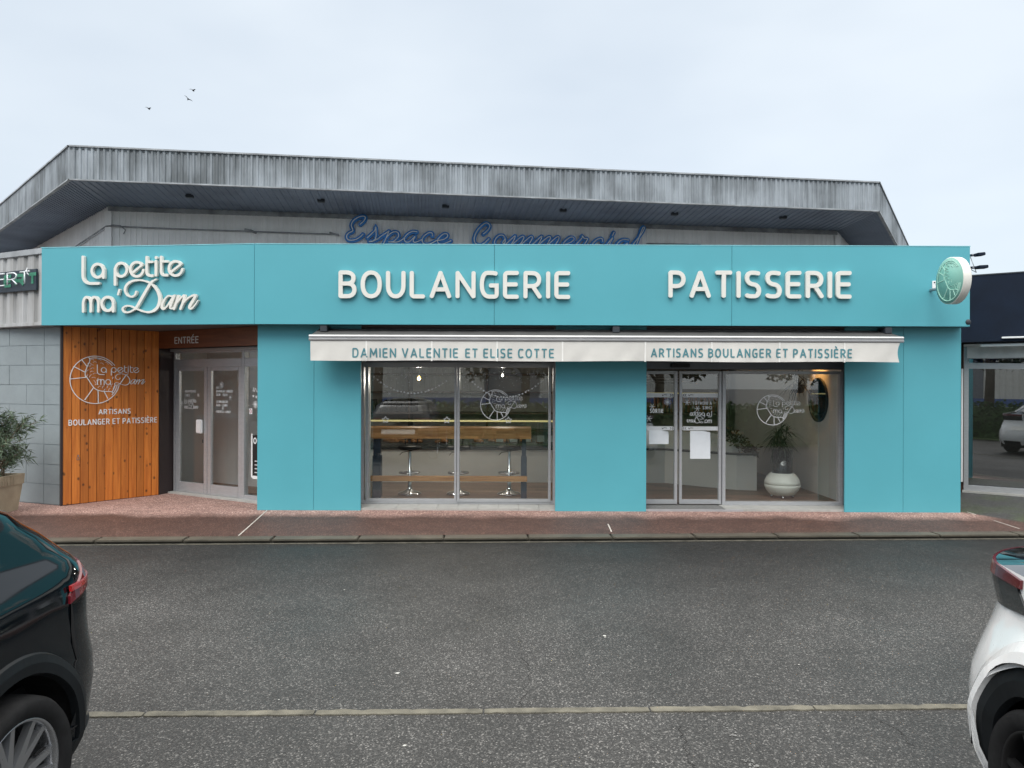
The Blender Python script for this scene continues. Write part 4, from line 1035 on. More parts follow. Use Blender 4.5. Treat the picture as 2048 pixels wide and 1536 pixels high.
mb.tube([onw(488, 459, .1), onw(500, 461, .1), onw(512, 466, .1)], .03, 6); mb.tube([onw(658, 465, .1), onw(678, 471, .1)], .022, 6)
mb.build('cable_joint', M['coping'], hl)
MB().tube([onw(1292, 488, .07), onw(1400, 490.5, .07)], .03, 6).build('conduit', M['coping'], hl)
# blue neon script on the hall wall
ns = thing('neon_sign', 'blue tray neon script Espace Commercial on the hall wall behind the fascia', 'sign', onw(985, 480, .1))
z3 = lambda p: (680+p[0]*.1172, 425+p[1]*.1172); z4 = lambda p: (930+p[0]*.1807, 425+p[1]*.1807)
m_ = [[(430,372),(520,288),(542,276),(520,330),(478,395)], [(478,395),(560,320),(620,278),(634,300),(578,395)], [(578,395),(660,320),(715,278),(728,300),(690,370),(690,395),(730,390)]]
SCR = [(z3, g) for g in [
 [[(340,225),(400,170),(430,110),(390,85),(310,105),(230,160),(192,240),(218,330),(150,370),(115,420),(130,475),(190,492),(270,480),(340,440),(395,385)]],
 [[(460,455),(520,400),(590,330),(604,265),(610,340),(614,420),(590,485),(540,515),(490,515)], [(490,515),(560,505),(640,470),(720,410),(820,345)]],
 [[(832,330),(790,440),(740,550),(700,640)], [(780,460),(850,385),(920,350),(980,365),(992,420),(950,480),(890,520),(820,522)], [(880,525),(960,525),(1030,500),(1090,455)]],
 [[(1310,352),(1230,345),(1150,385),(1095,450),(1095,500),(1140,530),(1200,500),(1272,430),(1240,500),(1270,530),(1330,510),(1392,480)]],
 [[(1567,425),(1560,375),(1500,370),(1420,430),(1392,500),(1420,548),(1480,562),(1560,540),(1640,495)]],
 [[(1640,498),(1750,480),(1812,440),(1820,395),(1760,385),(1690,440),(1650,500),(1680,552),(1740,558),(1820,530),(1885,500)]]]]
SCR += [(z4, g) for g in [
 [[(190,252),(240,210),(262,160),(222,130),(160,170),(110,240),(90,310),(110,358),(160,372),(210,345),(255,300)]],
 [[(430,310),(410,268),(360,270),(318,320),(322,372),(370,392),(420,362),(432,310),(405,345),(430,370)]],
 m_, [[(x+292, y+3) for x, y in s] for s in m_],
 [[(1040,385),(1150,342),(1188,302),(1150,285),(1090,330),(1062,385),(1110,405),(1190,380)]],
 [[(1190,385),(1270,300),(1278,272),(1300,300),(1335,305),(1300,370),(1300,400),(1360,385)]],
 [[(1502,335),(1490,300),(1440,312),(1390,362),(1400,402),(1450,402),(1530,390)]],
 [[(1530,392),(1612,290),(1575,370),(1580,402),(1640,390)], [(1628,228),(1606,275)]],
 [[(1788,318),(1720,312),(1665,355),(1650,400),(1700,405),(1776,350),(1750,400),(1800,400),(1850,370)]],
 [[(1835,365),(1920,260),(1958,190),(1940,186),(1890,320),(1868,390),(1900,410),(1950,390)]]]]
for fz, strokes in SCR:
    tr = MB(); tb = MB()
    for s in strokes:
        pts = cat(s, 5)
        P = [onw(*fz(p)) for p in pts]; FN = frame(Ai, (Bi-Ai)); I = FN.inverted()
        q = [(I @ p) for p in P]; tr.xf = FN
        tr.ribbon([(p.x, p.y) for p in q], .115, .05, .12+.001*random.random())
        tb.tube([p+nW*.165 for p in P], .014, 6)
    l = tr.build('letter', M['blue'], ns); tb.build('tube', M['tubeglass'], l)

# =================================================================== UNIT ON THE LEFT
lu = thing('shop_unit', 'pale block walled unit with a ribbed fascia left of the bakery', 'building', (-8, 11.5, 0))
P0 = Vector((-7.0, 10.935)); dlu = Vector((-.90, .43)).normalized(); P1 = P0+dlu*9
FU = frame((P1.x, P1.y, 0), (-dlu.x, -dlu.y, 0)); UL = 9
zt_, zb_ = at(60, 500, 11.1).z, at(60, 648, 11.1).z
MB().ribbed(FU @ Vector((0, zb_, 0)), FU @ Vector((UL, zb_, 0)), FU @ Vector((0, zt_-.06, 0)), FU @ Vector((UL, zt_-.06, 0)), FU.to_3x3() @ Vector((0, 0, 1)), 34, .035, .35, .09).build('fascia', M['leftsheet'], lu)
MB(FU).bbox(0, UL+.02, zt_-.09, zt_, -.2, .06, .006).build('coping', M['coping'], lu)
MB(FU).bbox(0, UL+.02, zb_-.035, zb_+.02, -.25, .045, .006).build('edge_trim', M['leftsheet'], lu)
BA = Vector((-6.85, 11.045)); db = Vector((-.93, .345)).normalized(); BB = BA+db*9
FB = frame((BB.x, BB.y, 0), (-db.x, -db.y, 0))
mb = MB(FB); bh = .305
for j in range(9):
    z0 = .13+j*bh; off = .0 if j % 2 else .0; k = 0; u = 9.0
    u = 9.0-.005
    first = .385 
    while u > 0:
        w = first if k == 0 else .77*(.5 if (k == 1 and j % 2) else 1); 
        mb.bbox(max(0, u-w)+.002, u-.002, z0+.002, min(z0+bh, 2.84)-.002, -.03, random.uniform(-.0015, .0015), .004); u -= w; k += 1
bl = mb.build('block_wall', M['block'], lu)
MB(FB).box(0, 9.0, .1, 2.84, -.12, -.006).build('mortar', M['mortar'], bl)
MB().prism([(P1.x, P1.y), (P0.x, P0.y+.02), (-6.9, 11.2), (-7.1, 12.8), (BB.x, BB.y+2)], zb_-.03, zb_-.01).build('soffit', M['soffit'], lu)
MB().prism([(P1.x, P1.y+.1), (P0.x-.2, P0.y+.25), (-7.35, 17.5), (P1.x, 17.5)], .1, zt_-.1).build('wall', M['block'], lu) if False else None
# neon OUVERT panel
Un = FU.to_3x3() @ Vector((0, 0, 1))
def fu(px, py, off=.06):
    p = FU.inverted() @ on_plane(px, py, FU @ Vector((0, 0, off)), Un); return p.x, p.y
pr = fu(74, 560)[0]; vt = fu(40, 541)[1]; vb = fu(40, 583)[1]
on = thing('neon_sign', 'black panel OPEN sign with white tube letters over green on the left unit', 'sign', FU @ Vector((pr-.5, vb, .06)))
MB(FU).bbox(pr-1.62, pr, vb, vt, .045, .075, .006).build('panel', M['panel'], on)
hh = vt-vb; cw = .245
ue = fu(1, 560)[0]; ut = fu(58, 560, .15)[0]
W_ = (ut-ue)*2.12; 
text('OUVERT', FU, ut-W_+.07, ut+.07, vb+.075, vb+.075+hh*.60, .05, .077, .080, gap=.22, cap=False).build('painted_letters', M['green'], on)
lay, tot = layout('OUVERT', .22); sx = W_/tot; tb = MB()
for (i, x0, w, st, acc) in lay:
    for cl, pts in st:
        q = fillet_asp(pts, cl, .6); 
        if cl: q = q+[q[0]]
        tb.tube([FU @ Vector((ut-W_+.0+x0*sx+p[0]*w*sx, vb+.095+p[1]*hh*.56, .15)) for p in q], .011, 6)
tb.build('tube_letters', M['tubeglass'], on)
p0 = FU @ Vector((ut-.08, vt-.10, .15)); MB().tube([FU @ Vector((ut-.02, vt-.10, .15)), FU @ Vector((ut-.10, vt-.04, .14)), FU @ Vector((ut-.17, vt+.02, .08))], .009, 6).build('cable', M['tubeglass'], on)

# =================================================================== SHOP ON THE RIGHT
rs = thing('corner_shop', 'dark shop with a black fascia and tall glazing right of the bakery', 'building', (8.5, 12.5, 0))
RA = Vector((7.98, 12.8)); rdv = Vector((.827, -.562)).normalized()
FR = frame((RA.x, RA.y, 0), (rdv.x, rdv.y, 0))
mb = MB(FR); ub = -.9
mb.prism([(ub, 2.74), (4.5, 2.74), (4.5, 3.83), (ub, 3.86)], -.3, .55); mb.build('fascia', M['black'], rs)
MB(FR).bbox(.1, 1.4, 3.852, 3.875, .1, .56, .004).bbox(1.42, 4.5, 3.835, 3.855, .1, .56, .004).build('coping', M['dark'], rs)
mb = MB(FR)
for k in range(4): mb.bbox(-.62+k*.09, -.60+k*.09, 3.15-.07*k, 3.50-.06*k, .552, .565, .004)
mb.build('stripe_mark', M['decal'], rs)
MB(FR).bbox(.25, 2.4, 2.66, 2.70, .40, .46, .006).build('white_slat', M['decal'], rs)
MB(FR).bbox(.55, 2.4, 2.78, 2.81, .556, .60, .006).build('white_slat', M['decal'], rs)
fr = MB(FR); fr.bbox(0, .07, .16, 2.70, -.05, .04, .005); fr.bbox(.07, 4, .16, .25, -.05, .038, .005); fr.bbox(3.9, 3.97, .25, 2.70, -.05, .04, .005)
fr.bbox(1.55, 1.62, .25, 2.62, -.05, .04, .005); fr.bbox(.07, 3.9, 2.62, 2.70, -.05, .038, .005)
fr.add([(.07, 2.40, -.03), (3.9, 2.30, -.03), (3.9, 2.20, -.03), (.07, 2.30, -.03), (.07, 2.40, .034), (3.9, 2.30, .034), (3.9, 2.20, .034), (.07, 2.30, .034)], [(0, 3, 2, 1), (4, 5, 6, 7)[::-1], (0, 1, 5, 4), (3, 7, 6, 2)])
wr = fr.build('shop_window', M['alu'], rs)
MB(FR).box(.06, 3.9, .24, 2.64, -.008, 0).build('pane', M['glassR'], wr)
MB(FR).bbox(-.02, 4, .12, .16, -.05, .10, .005).build('sill', M['tile'], wr)
mb = MB(FR); nx = 40; vs = []
for i in range(nx+1):
    u = .05+3.9*i/nx
    for j in range(5):
        t = j/4; vs.append((u, 2.68-.20*t-.012*math.sin(u*3)*t, .16+.018*math.sin(u*17+3*t)*t+.012*math.sin(u*41+5*t)))
mb.add(vs, [(i*5+j, i*5+j+1, (i+1)*5+j+1, (i+1)*5+j) for i in range(nx) for j in range(4)], True)
mb.build('shop_blind', mat('grey_fabric', (.74, .74, .74), .8, var=.12), rs)
MB(FR).bbox(0, 4, 2.685, 2.72, .02, .20, .006).build('blind_bar', M['decal'], rs)
MB(FR).box(.10, .28, 2.32, 2.47, -.04, -.02).box(.30, .50, 2.32, 2.47, -.045, -.025).build('poster', M['screen'], rs)
mb = MB(FR); mb.box(.52, 1.05, 2.28, 2.47, -.04, -.02); po = mb.build('poster', M['posterw'], rs)
mb = MB(FR)
for k, (a, b) in enumerate(((.62, .95), (.68, .9), (.7, .86))): mb.box(a, b, 2.44-.05*k, 2.452-.05*k, -.018, -.016)
mb.build('print_lines', M['posterb'], po)
MB(FR).box(-1.0, 4.2, .1, 2.74, -2.6, -2.5).box(4.1, 4.2, .1, 2.74, -2.5, -.06).box(-1, 4.2, .1, .16, -2.5, -.06).build('interior', M['rdark'], rs)
MB(FR).box(-.85, -.01, .12, 2.74, -.30, -.02).build('wall', mat('brown_wall', (.10, .055, .045), .8, var=.3, vs=6), rs)
MB(FR).bbox(-.30, -.05, .30, 2.30, -.015, .01, .004).build('narrow_pane', M['glassR'], rs)
MB(FR).bbox(-.24, -.12, 1.75, 2.65, .012, .02, .003).build('poster', mat('poster_red', (.25, .09, .08), .6, var=.6, vs=9), rs)
MB(FR).bbox(-.04, -.012, .3, 2.3, .011, .03, .003).build('trim', M['decal'], rs)
for i, (py, x1, lab) in enumerate(((510, 1966, 'upper black floodlight arm beside the top right corner of the turquoise fascia'), (534.5, 1972, 'lower black floodlight arm beside the right end of the turquoise fascia'))):
    t = thing('floodlight_arm', lab, 'floodlight', at(1938, py, 11.6)); a = at(1938, py+1, 11.6); b = at(x1, py-2+i, 11.6)
    d = (b-a).normalized(); F = frame(a, (d.x, 0, d.z), (-d.z, 0, d.x)); l = (b-a).length
    MB(F).bbox(-.35, l*.45, -.018, .016, -.03, .03, .006).build('arm', M['black'], t); MB(F).bbox(l*.45, l, -.026, .024, -.06, .06, .008).build('lamp_head', M['black'], t)
    MB(F).bbox(l*.10, l*.20, -.006, .008, .031, .036, .001).build('clip', M['alu'], t)
    MB().tube([at(1940, py+4, 11.62), at(1952, 545, 11.62)], .006, 5).build('cable', M['alu'], t)

# =================================================================== INSIDE THE BAKERY
ct = thing('counter', 'long pale shop counter behind the windows with an angled front at its right end', 'counter', (1, 13.6, .15))
poly = [(-3.0, 13.6), (2.87, 13.6), (3.95, 12.72), (4.28, 12.66), (4.55, 13.6), (4.2, 14.6), (-3.0, 14.6)]
MB().prism(poly, .154, .76).build('front', M['counter'], ct)
MB().prism([(p[0]+(.02 if p[0] > 4 else 0), p[1]-(.02 if p[1] < 14 else 0)) for p in poly], .765, .79).build('ledge', M['ctop'], ct)
MB().prism([(2.2, 13.72), (2.9, 13.72), (3.92, 12.88), (4.12, 12.84), (4.35, 13.6), (4.0, 14.4), (2.2, 14.4)], .795, 1.12).build('front', M['counter'], ct)
mb = MB(); mb.box(-2.9, 2.1, 13.75, 14.5, .80, .86); mb.build('display_base', M['rdark'], ct)
MB().box(-2.9, 2.1, 13.70, 13.708, .80, 1.28).build('display_glass', M['glass'], ct)
MB().box(-2.92, 2.12, 13.66, 13.70, 1.285, 1.315).build('light_strip', M['led'], ct)
random.seed(11)
mb = MB()
for k in range(46):
    x = random.uniform(-2.8, 2.0); mb.lathe([(0, 0), (.05, .0), (.07, .025), (.05, .055), (0, .065)], (x, random.uniform(13.85, 14.3), .865), 8)
mb.build('pastry', M['bread'], ct)
mb = MB()
for k in range(9): mb.bbox(-.3+k*.26, -.16+k*.26, 13.80, 13.81, .90, 1.02, .002)
mb.build('price_card', M['frost'], ct)
sh = thing('bread_shelf', 'dark bread shelving with a lit strip along the back wall of the shop', 'shelf', (2, 17, .15))
mb = MB()
for z in (.9, 1.3, 1.78, 2.2): mb.box(-6, 5.0, 16.75, 17.28, z, z+.04)
for x in (-6, -4.2, -2.4, -.6, 1.2, 3.0, 4.96): mb.box(x, x+.04, 16.76, 17.28, .15, 2.6)
mb.build('frame', mat('shelf_wood', (.11, .075, .05), .6, var=.3), sh)
MB().box(1.3, 4.9, 16.73, 16.748, 1.79, 1.81).build('light_strip', M['led'], sh)
mb = MB()
for k in range(30):
    x = -5.8+k*.12; mb.box(x, x+.09, 16.9, 17.2, 1.345, 1.345+random.uniform(.12, .3))
mb.build('box_row', M['rdark'], sh)
random.seed(5); bproto = None
for k in range(20):
    x = 2.95+k*.098
    z = 1.345
    if bproto is None:
        mb = MB(); mb.tube([(0, 0, 0), (0, .01, .03), (.0, .015, .2), (0, .03, .36), (0, .035, .40)], [.01, .032, .04, .032, .008], 10)
        bproto = mb.build('baguette', M['bread']); o = bproto
        tag(bproto, 'brown baguette standing in the row on the back shelf', 'bread', 'baguettes standing on the shelf behind the counter')
    else: o = bproto.copy(); COL.objects.link(o)
    o.location = (x, 16.9+random.uniform(0, .08), z); o.rotation_euler = (random.uniform(-.05, .05), random.uniform(-.08, .08), 0)
# blinds / dark fittings at the back
mb = MB()
for k in range(9): mb.box(1.4, 4.2, 16.5, 16.52, 2.02+k*.065, 2.055+k*.065)
tag(mb.build('slatted_blind', M['rdark'], None, (2.8, 16.5, 2.0)), 'dark slatted blind hanging at the back of the shop', 'blind')
# bar table
bt = thing('bar_table', 'high bar table with thick butcher block top and footrest behind the left window', 'table', (-1, 11.65, .15))
yt = 11.60; tx0, tx1 = -2.42, (1063-1024)/FPX*yt
ztp = at(900, 856, yt).z; ztb = at(900, 877.5, yt).z
mb = MB(); random.seed(2)
for r in range(4):
    z0 = ztb+(ztp-ztb)*r/4; z1 = ztb+(ztp-ztb)*(r+1)/4; x = tx0
    while x < tx1-.01:
        x1 = min(tx1, x+random.uniform(.18, .75)); mb.box(x, x1-.0006, yt, yt+.03, z0, z1-.0006); x = x1
for r in range(10):
    y0 = yt+.031+r*.045; x = tx0
    while x < tx1-.01:
        x1 = min(tx1, x+random.uniform(.3, .9)); mb.box(x, x1-.0006, y0, y0+.0444, ztp-.05, ztp); x = x1
mb.build('tabletop', M['tablewood'], bt)
for px0, px1 in ((746.5, 763), (1042.5, 1054)):
    a, b = (px0-1024)/FPX*11.75, (px1-1024)/FPX*11.75
    mb = MB(); zk = at(900, 912, 11.7).z
    mb.bbox(a, b, 11.70, 11.85, .154, zk, .004); mb.bbox(a+.012, b-.012, 11.712, 11.838, zk, ztp-.055, .004); mb.build('leg', M['legmetal'], bt)
fz0, fz1 = at(900, 963, 11.62).z, at(900, 952.5, 11.62).z
MB().bbox((741-1024)/FPX*11.62, (1055-1024)/FPX*11.62, 11.62, 11.695, fz0, fz1, .004).build('footrest', M['tablewood'], bt)
# stools
def make_stool():
    t = thing('bar_stool', 'black bar stool with chrome stem, leftmost behind the bar table', 'stool', (0, 0, 0), 'bar stools behind the high table')
    MB().lathe([(0, 0), (.20, 0), (.20, .012), (.17, .03), (.08, .055), (.04, .09), (.034, .12)], (0, 0, 0), 28).build('base', M['chrome'], t)
    MB().lathe([(.034, .10), (.034, .42), (.024, .43), (.024, .74)], (0, 0, 0), 16).build('stem', M['chrome'], t)
    mb = MB(); mb.tube([(.17*math.cos(2*math.pi*k/28), .17*math.sin(2*math.pi*k/28)-.02, .36) for k in range(29)], .012, 8, False); mb.tube([(-.17, -.02, .36), (.17, -.02, .36)], .01, 6); mb.build('footring', M['chrome'], t)
    MB().lathe([(0, .74), (.16, .74), (.20, .76), (.20, .79), (.17, .81), (0, .80)], (0, 0, 0), 28).build('seat', M['seat'], t)
    mb = MB(); pts = []
    for k in range(13):
        a = R(40+100*k/12); pts.append((.20*math.cos(a), .20*math.sin(a)))
    vs = [(x, y, .93) for x, y in pts]+[(x, y, 1.10+.03*math.sin(math.pi*i/12)) for i, (x, y) in enumerate(pts)]+[(x*.9, y*.9, .93) for x, y in pts]+[(x*.9, y*.9, 1.10+.03*math.sin(math.pi*i/12)) for i, (x, y) in enumerate(pts)]
    n = 13; mb.add(vs, [(i, i+1, n+i+1, n+i) for i in range(12)]+[(2*n+i, 3*n+i, 3*n+i+1, 2*n+i+1) for i in range(12)]+[(n+i, n+i+1, 3*n+i+1, 3*n+i) for i in range(12)]+[(i, 2*n+i, 2*n+i+1, i+1) for i in range(12)]+[(0, n, 3*n, 2*n), (12, 2*n+12, 3*n+12, n+12)], True)
    for s in (-1, 1): mb.tube([(s*.09, .12, .76), (s*.10, .185, .85), (s*.11, .175, .98)], .010, 6)
    mb.build('backrest', M['seat'], t)
    MB().tube([(.05, -.03, .73), (-.12, -.06, .70), (-.16, -.07, .655)], .006, 6).build('lever', M['seat'], t)
    return t
st0 = make_stool(); stools = [st0, copy_tree(st0), copy_tree(st0)]
for o, px, rz, lab in zip(stools, (820, 917, 1019), (0, .2, -.3), ('black bar stool with chrome stem, leftmost behind the bar table', 'black bar stool in the middle behind the window mullion', 'black bar stool with chrome stem, at the right leg of the bar table')):
    o.location = ((px-1024)/FPX*12.15, 12.15, .154); o.rotation_euler = (0, 0, rz); o['label'] = lab
# pendant lamps
for (px, py, Y, r, m, lab) in ((838, 757, 13.0, .032, 'bulb', 'glowing yellow pendant bulb seen in the left window pane'), (1005, 751, 13.4, .022, 'bulbw', 'small pale pendant bulb above the logo sticker')):
    p = at(px, py, Y); t = thing('pendant_lamp', lab, 'lamp', p)
    MB().lathe([(0, -r), (r*.7, -r*.75), (r, 0), (r*.75, r*.7), (.012, r*1.4), (0, r*1.4)], p, 16).build('bulb', M[m], t)
    MB().lathe([(.016, r*1.3), (.016, r*1.3+.05), (0, r*1.3+.05)], p, 10).build('socket', M['posterb'], t)
    MB().tube([p+Vector((0, 0, r+.05)), Vector((p.x, p.y, 2.72))], .003, 5).build('cord', M['posterb'], t)
    ld_ = bpy.data.lights.new('bulb_light', 'POINT'); ld_.energy = 30; ld_.color = (1, .92, .80); ld_.shadow_soft_size = r
    lo = bpy.data.objects.new('bulb_light', ld_); COL.objects.link(lo); lo.parent = t; lo.location = (0, -.06, -.02)
# warm ceiling spot by the right wall
p = Vector((4.95, 12.25, 2.70)); t = thing('ceiling_spot', 'warm orange ceiling spot washing the right interior wall', 'lamp', p)
MB().lathe([(0, -.01), (.035, -.01), (.05, -.02), (.055, 0), (0, .0)], p, 20).build('trim', M['posterb'], t)
MB().lathe([(0, -.012), (.03, -.012)], p, 16).build('lens', M['bulb'], t)
sp = bpy.data.lights.new('spot_light', 'SPOT'); sp.energy = 42; sp.color = (1, .46, .12); sp.spot_size = R(80); sp.spot_blend = .8; sp.shadow_soft_size = .03
lo = bpy.data.objects.new('spot_light', sp); COL.objects.link(lo); lo.parent = t; lo.location = (0, 0, -.03); lo.rotation_euler = (0, R(-40), 0)
# white ball planter with a dracaena
px_, py_ = (1565-1024)/FPX*11.85, 11.85
bp = thing('ball_planter', 'white ball shaped planter on chrome castors behind the right window', 'planter', (px_, py_, .154))
zc_ = at(1565, 968, 11.85).z
MB().lathe([(0, -.185), (.13, -.183), (.20, -.155), (.248, -.10), (.276, -.04), (.281, -.004), (.274, -.002), (.274, .002), (.281, .004), (.275, .05), (.250, .11), (.212, .155), (.175, .185), (.16, .185), (.16, .12), (0, .12)], (px_, py_, zc_), 48).build('bowl', M['white'], bp)
mb = MB()
for k in range(4):
    a = R(45+90*k)+.5; mb.lathe([(0, -.014), (.026, -.014), (.026, .014), (0, .014)], (px_+.16*math.cos(a), py_+.16*math.sin(a), .182), 14, 'X'); mb.tube([(px_+.16*math.cos(a), py_+.16*math.sin(a), .2), (px_+.14*math.cos(a), py_+.14*math.sin(a), zc_-.16)], .008, 6)
mb.build('castor', M['chrome'], bp)
MB().lathe([(.16, .12), (.163, .56), (.157, .56), (.155, .12)], (px_, py_, zc_), 36).build('glass_sleeve', glass('smoked_glass', (.35, .36, .36), .05), bp)
dc = thing('dracaena', 'dark spiky dracaena with bare stems in the white ball planter', 'plant', (px_, py_, zc_+.12))
mb = MB()
for k in range(3):
    a = k*2.1; mb.tube([(px_+.03*math.cos(a), py_+.03*math.sin(a), zc_+.10), (px_+.05*math.cos(a+.8), py_+.05*math.sin(a+.8), zc_+.35), (px_+.03*math.cos(a+1.2), py_+.03*math.sin(a+1.2), zc_+.62)], [.016, .014, .012], 7)
mb.build('stem', M['stem'], dc)
def blades(mb, c, n, l0, l1, w, up=(-.5, 1.0), droop=.5, rnd=random):
    for k in range(n):
        a = rnd.uniform(0, 2*math.pi); u = rnd.uniform(*up); L_ = rnd.uniform(l0, l1)
        d = Vector((math.cos(a)*math.cos(u), math.sin(a)*math.cos(u), math.sin(u))); s = Vector((-math.sin(a), math.cos(a), 0)); pts = []
        for i in range(5):
            t = i/4; p = Vector(c)+d*L_*t+Vector((0, 0, -droop*L_*t*t)); ww = w*(1-t)**.7*(.5+1.2*t if t < .4 else 1)
            pts += [p-s*ww, p+s*ww]
        mb.add(pts, [(2*i, 2*i+1, 2*i+3, 2*i+2) for i in range(4)])
random.seed(21); mb = MB()
for k in range(7): blades(mb, (px_+random.uniform(-.12, .12), py_+random.uniform(-.12, .12), zc_+random.uniform(.58, .92)), 30, .22, .40, .012)
mb.build('leaves', M['leafd'], dc)
hp = thing('hanging_plant', 'dark arching leafed plant high in the right window', 'plant', at(1600, 745, 12.1)); c = at(1598, 770, 12.1); mb = MB()
blades(mb, (c.x, c.y, c.z), 46, .25, .5, .013, (-.3, 1.2), .7); blades(mb, (c.x-.05, c.y, c.z+.15), 30, .2, .4, .012, (-.2, 1.2), .7); mb.build('leaves', M['leafd'], hp)
mb = MB(); mb.lathe([(0, -.14), (.07, -.13), (.10, 0), (.09, .01), (0, 0)], (c.x, c.y, c.z), 18); mb.build('pot', M['posterb'], hp)
mb = MB(); 
for s in (-1, 1): mb.tube([(c.x+.09*s, c.y, c.z), (c.x, c.y, 2.72)], .003, 4)
mb.build('cord', M['posterb'], hp)
bq = thing('dried_bouquet', 'trailing brownish dried bouquet on the end of the counter', 'plant', (3.95, 12.95, 1.12)); mb = MB(); random.seed(8)
for k in range(230):
    t = random.random(); c = Vector((3.75, 12.98, 1.2)).lerp(Vector((4.22, 12.62, .86)), t)+Vector((random.gauss(0, .07), random.gauss(0, .05), random.gauss(0, .06)))
    a = Vector((random.gauss(0, 1), random.gauss(0, 1), random.gauss(0, 1))).normalized()*.045; b = a.orthogonal().normalized()*.02
    mb.add([c-a, c+b, c+a, c-b], [(0, 1, 2, 3)])
mb.build('leaves', M['dryleaf'], bq)
MB().lathe([(0, 0), (.07, 0), (.08, .06), (.07, .12), (0, .12)], (3.86, 13.0, 1.121), 16).build('vase', M['posterb'], bq)
# round mirror on the right wall
mr_ = thing('round_mirror', 'large round black framed mirror on the right interior wall', 'mirror', (5.19, 12.5, 1.72))
MB().lathe([(.34, 0), (.34, -.03), (.375, -.03), (.375, 0)], (5.199, 12.28, 1.75), 48, 'X').build('frame', M['posterb'], mr_)
MB().lathe([(0, -.012), (.34, -.012)], (5.199, 12.28, 1.75), 48, 'X').build('mirror_glass', M['mirror'], mr_)
# paper sheets taped on the exit doors
for (x0, x1, y0, y1, lab) in ((1298, 1337.5, 859.5, 887, 'landscape white paper sheet taped on the left exit door leaf'), (1380.5, 1421, 860.5, 916, 'portrait white paper sheet with curled corner on the right exit door leaf')):
    a, b, c, d = U(x0), U(x1), V(y1), V(y0); vs = []; n = 8
    mb = MB(F0)
    for i in range(n+1):
        for j in range(n+1):
            s, t = i/n, j/n; cl = max(0, s+t-1.65)
            vs.append((a+(b-a)*s-.03*cl, c+(d-c)*t-.05*cl, .006+.004*math.sin(s*5)*math.sin(t*4)+.05*cl))
    mb.add(vs, [(i*(n+1)+j, (i+1)*(n+1)+j, (i+1)*(n+1)+j+1, i*(n+1)+j+1) for i in range(n) for j in range(n)], True)
    tag(mb.build('paper_notice', M['paper'], None, F0 @ Vector(((a+b)/2, (c+d)/2, .004))), lab, 'paper')

# =================================================================== PLANTER WITH OLEANDER
pl = thing('planter_box', 'weathered beige stone planter trough by the pale block wall', 'planter', (-7.5, 10.35, .11))
def slab(mb, x0, x1, y0, y1, z0, tx0, tx1, ty0, ty1, z1):
    mb.add([(x0,y0,z0),(x1,y0,z0),(x1,y1,z0),(x0,y1,z0),(tx0,ty0,z1),(tx1,ty0,z1),(tx1,ty1,z1),(tx0,ty1,z1)], [(0,3,2,1),(0,1,5,4),(1,2,6,5),(2,3,7,6),(3,0,4,7)])
mb = MB(); X0, X1, Y0, Y1 = -7.72, -7.25, 9.95, 10.78
slab(mb, X0+.05, X1-.05, Y0+.05, Y1-.06, .112, X0+.012, X1-.012, Y0+.012, Y1-.012, .50)
slab(mb, X0, X1, Y0, Y1, .501, X0-.008, X1+.008, Y0-.008, Y1+.008, .65)
# rim: flat ring and inner faces
o_ = [(X0-.008, Y0-.008), (X1+.008, Y0-.008), (X1+.008, Y1+.008), (X0-.008, Y1+.008)]; i_ = [(X0+.05, Y0+.05), (X1-.05, Y0+.05), (X1-.05, Y1-.05), (X0+.05, Y1-.05)]
mb.add([(a, b, .65) for a, b in o_]+[(a, b, .65) for a, b in i_]+[(a, b, .56) for a, b in i_], [(k, (k+1) % 4, 4+(k+1) % 4, 4+k) for k in range(4)]+[(4+k, 4+(k+1) % 4, 8+(k+1) % 4, 8+k) for k in range(4)])
for k in range(8): mb.bbox(X1+.0, X1+.014, Y0+.18+k*.058, Y0+.205+k*.058, .515, .635, .004)
bd = mb.build('trough', M['planter'], pl)
MB().add([(a, b, .575) for a, b in i_], [(0, 1, 2, 3)]).build('soil', M['soil'], pl)
ol = thing('oleander', 'grey green oleander shrub with narrow leaves growing in the stone planter', 'shrub', (-7.48, 10.4, .58))
random.seed(15); sm = MB(); lf = MB()
def whorl(p, d, n, L_):
    for k in range(n):
        a = random.uniform(0, 6.28); o = d.orthogonal().normalized(); s = d.cross(o)
        dr_ = (d*random.uniform(.1, 1.0)+(o*math.cos(a)+s*math.sin(a))*random.uniform(.5, 1.0)).normalized()
        l = L_*random.uniform(.6, 1.15); w = .0085; side = dr_.cross(Vector((random.gauss(0, 1), random.gauss(0, 1), random.gauss(0, 1)))).normalized()
        q = p+d*random.uniform(-.10, .04)
        lf.add([q, q+dr_*l*.35+side*w, q+dr_*l+Vector((0, 0, -.02)), q+dr_*l*.35-side*w], [(0, 1, 2, 3)])
for k in range(30):
    b = Vector((-7.48+random.uniform(-.14, .14), 10.4+random.uniform(-.28, .28), .575))
    an = random.uniform(0, 6.28); sp_ = random.uniform(.05, .68)
    tip = Vector((-7.44+math.cos(an)*sp_*1.0, 10.38+math.sin(an)*sp_*.9, random.uniform(1.0, 1.74)-sp_*.32))
    md = b.lerp(tip, .5)+Vector((random.uniform(-.06, .06), random.uniform(-.06, .06), .08))
    pts = cat([b, md, tip], 4); sm.tube(pts, [.009-.005*i/len(pts) for i in range(len(pts))], 5)
    d = (tip-md).normalized()
    for j in range(3):
        q = tip+Vector((random.gauss(0, .06), random.gauss(0, .06), random.gauss(0, .05)))*(j > 0); sm.tube([md.lerp(tip, .6), q], .0035, 4)
        dd_ = (q-md).normalized()
        for s_ in range(3): whorl(q-dd_*.08*s_, dd_, 11, .145)
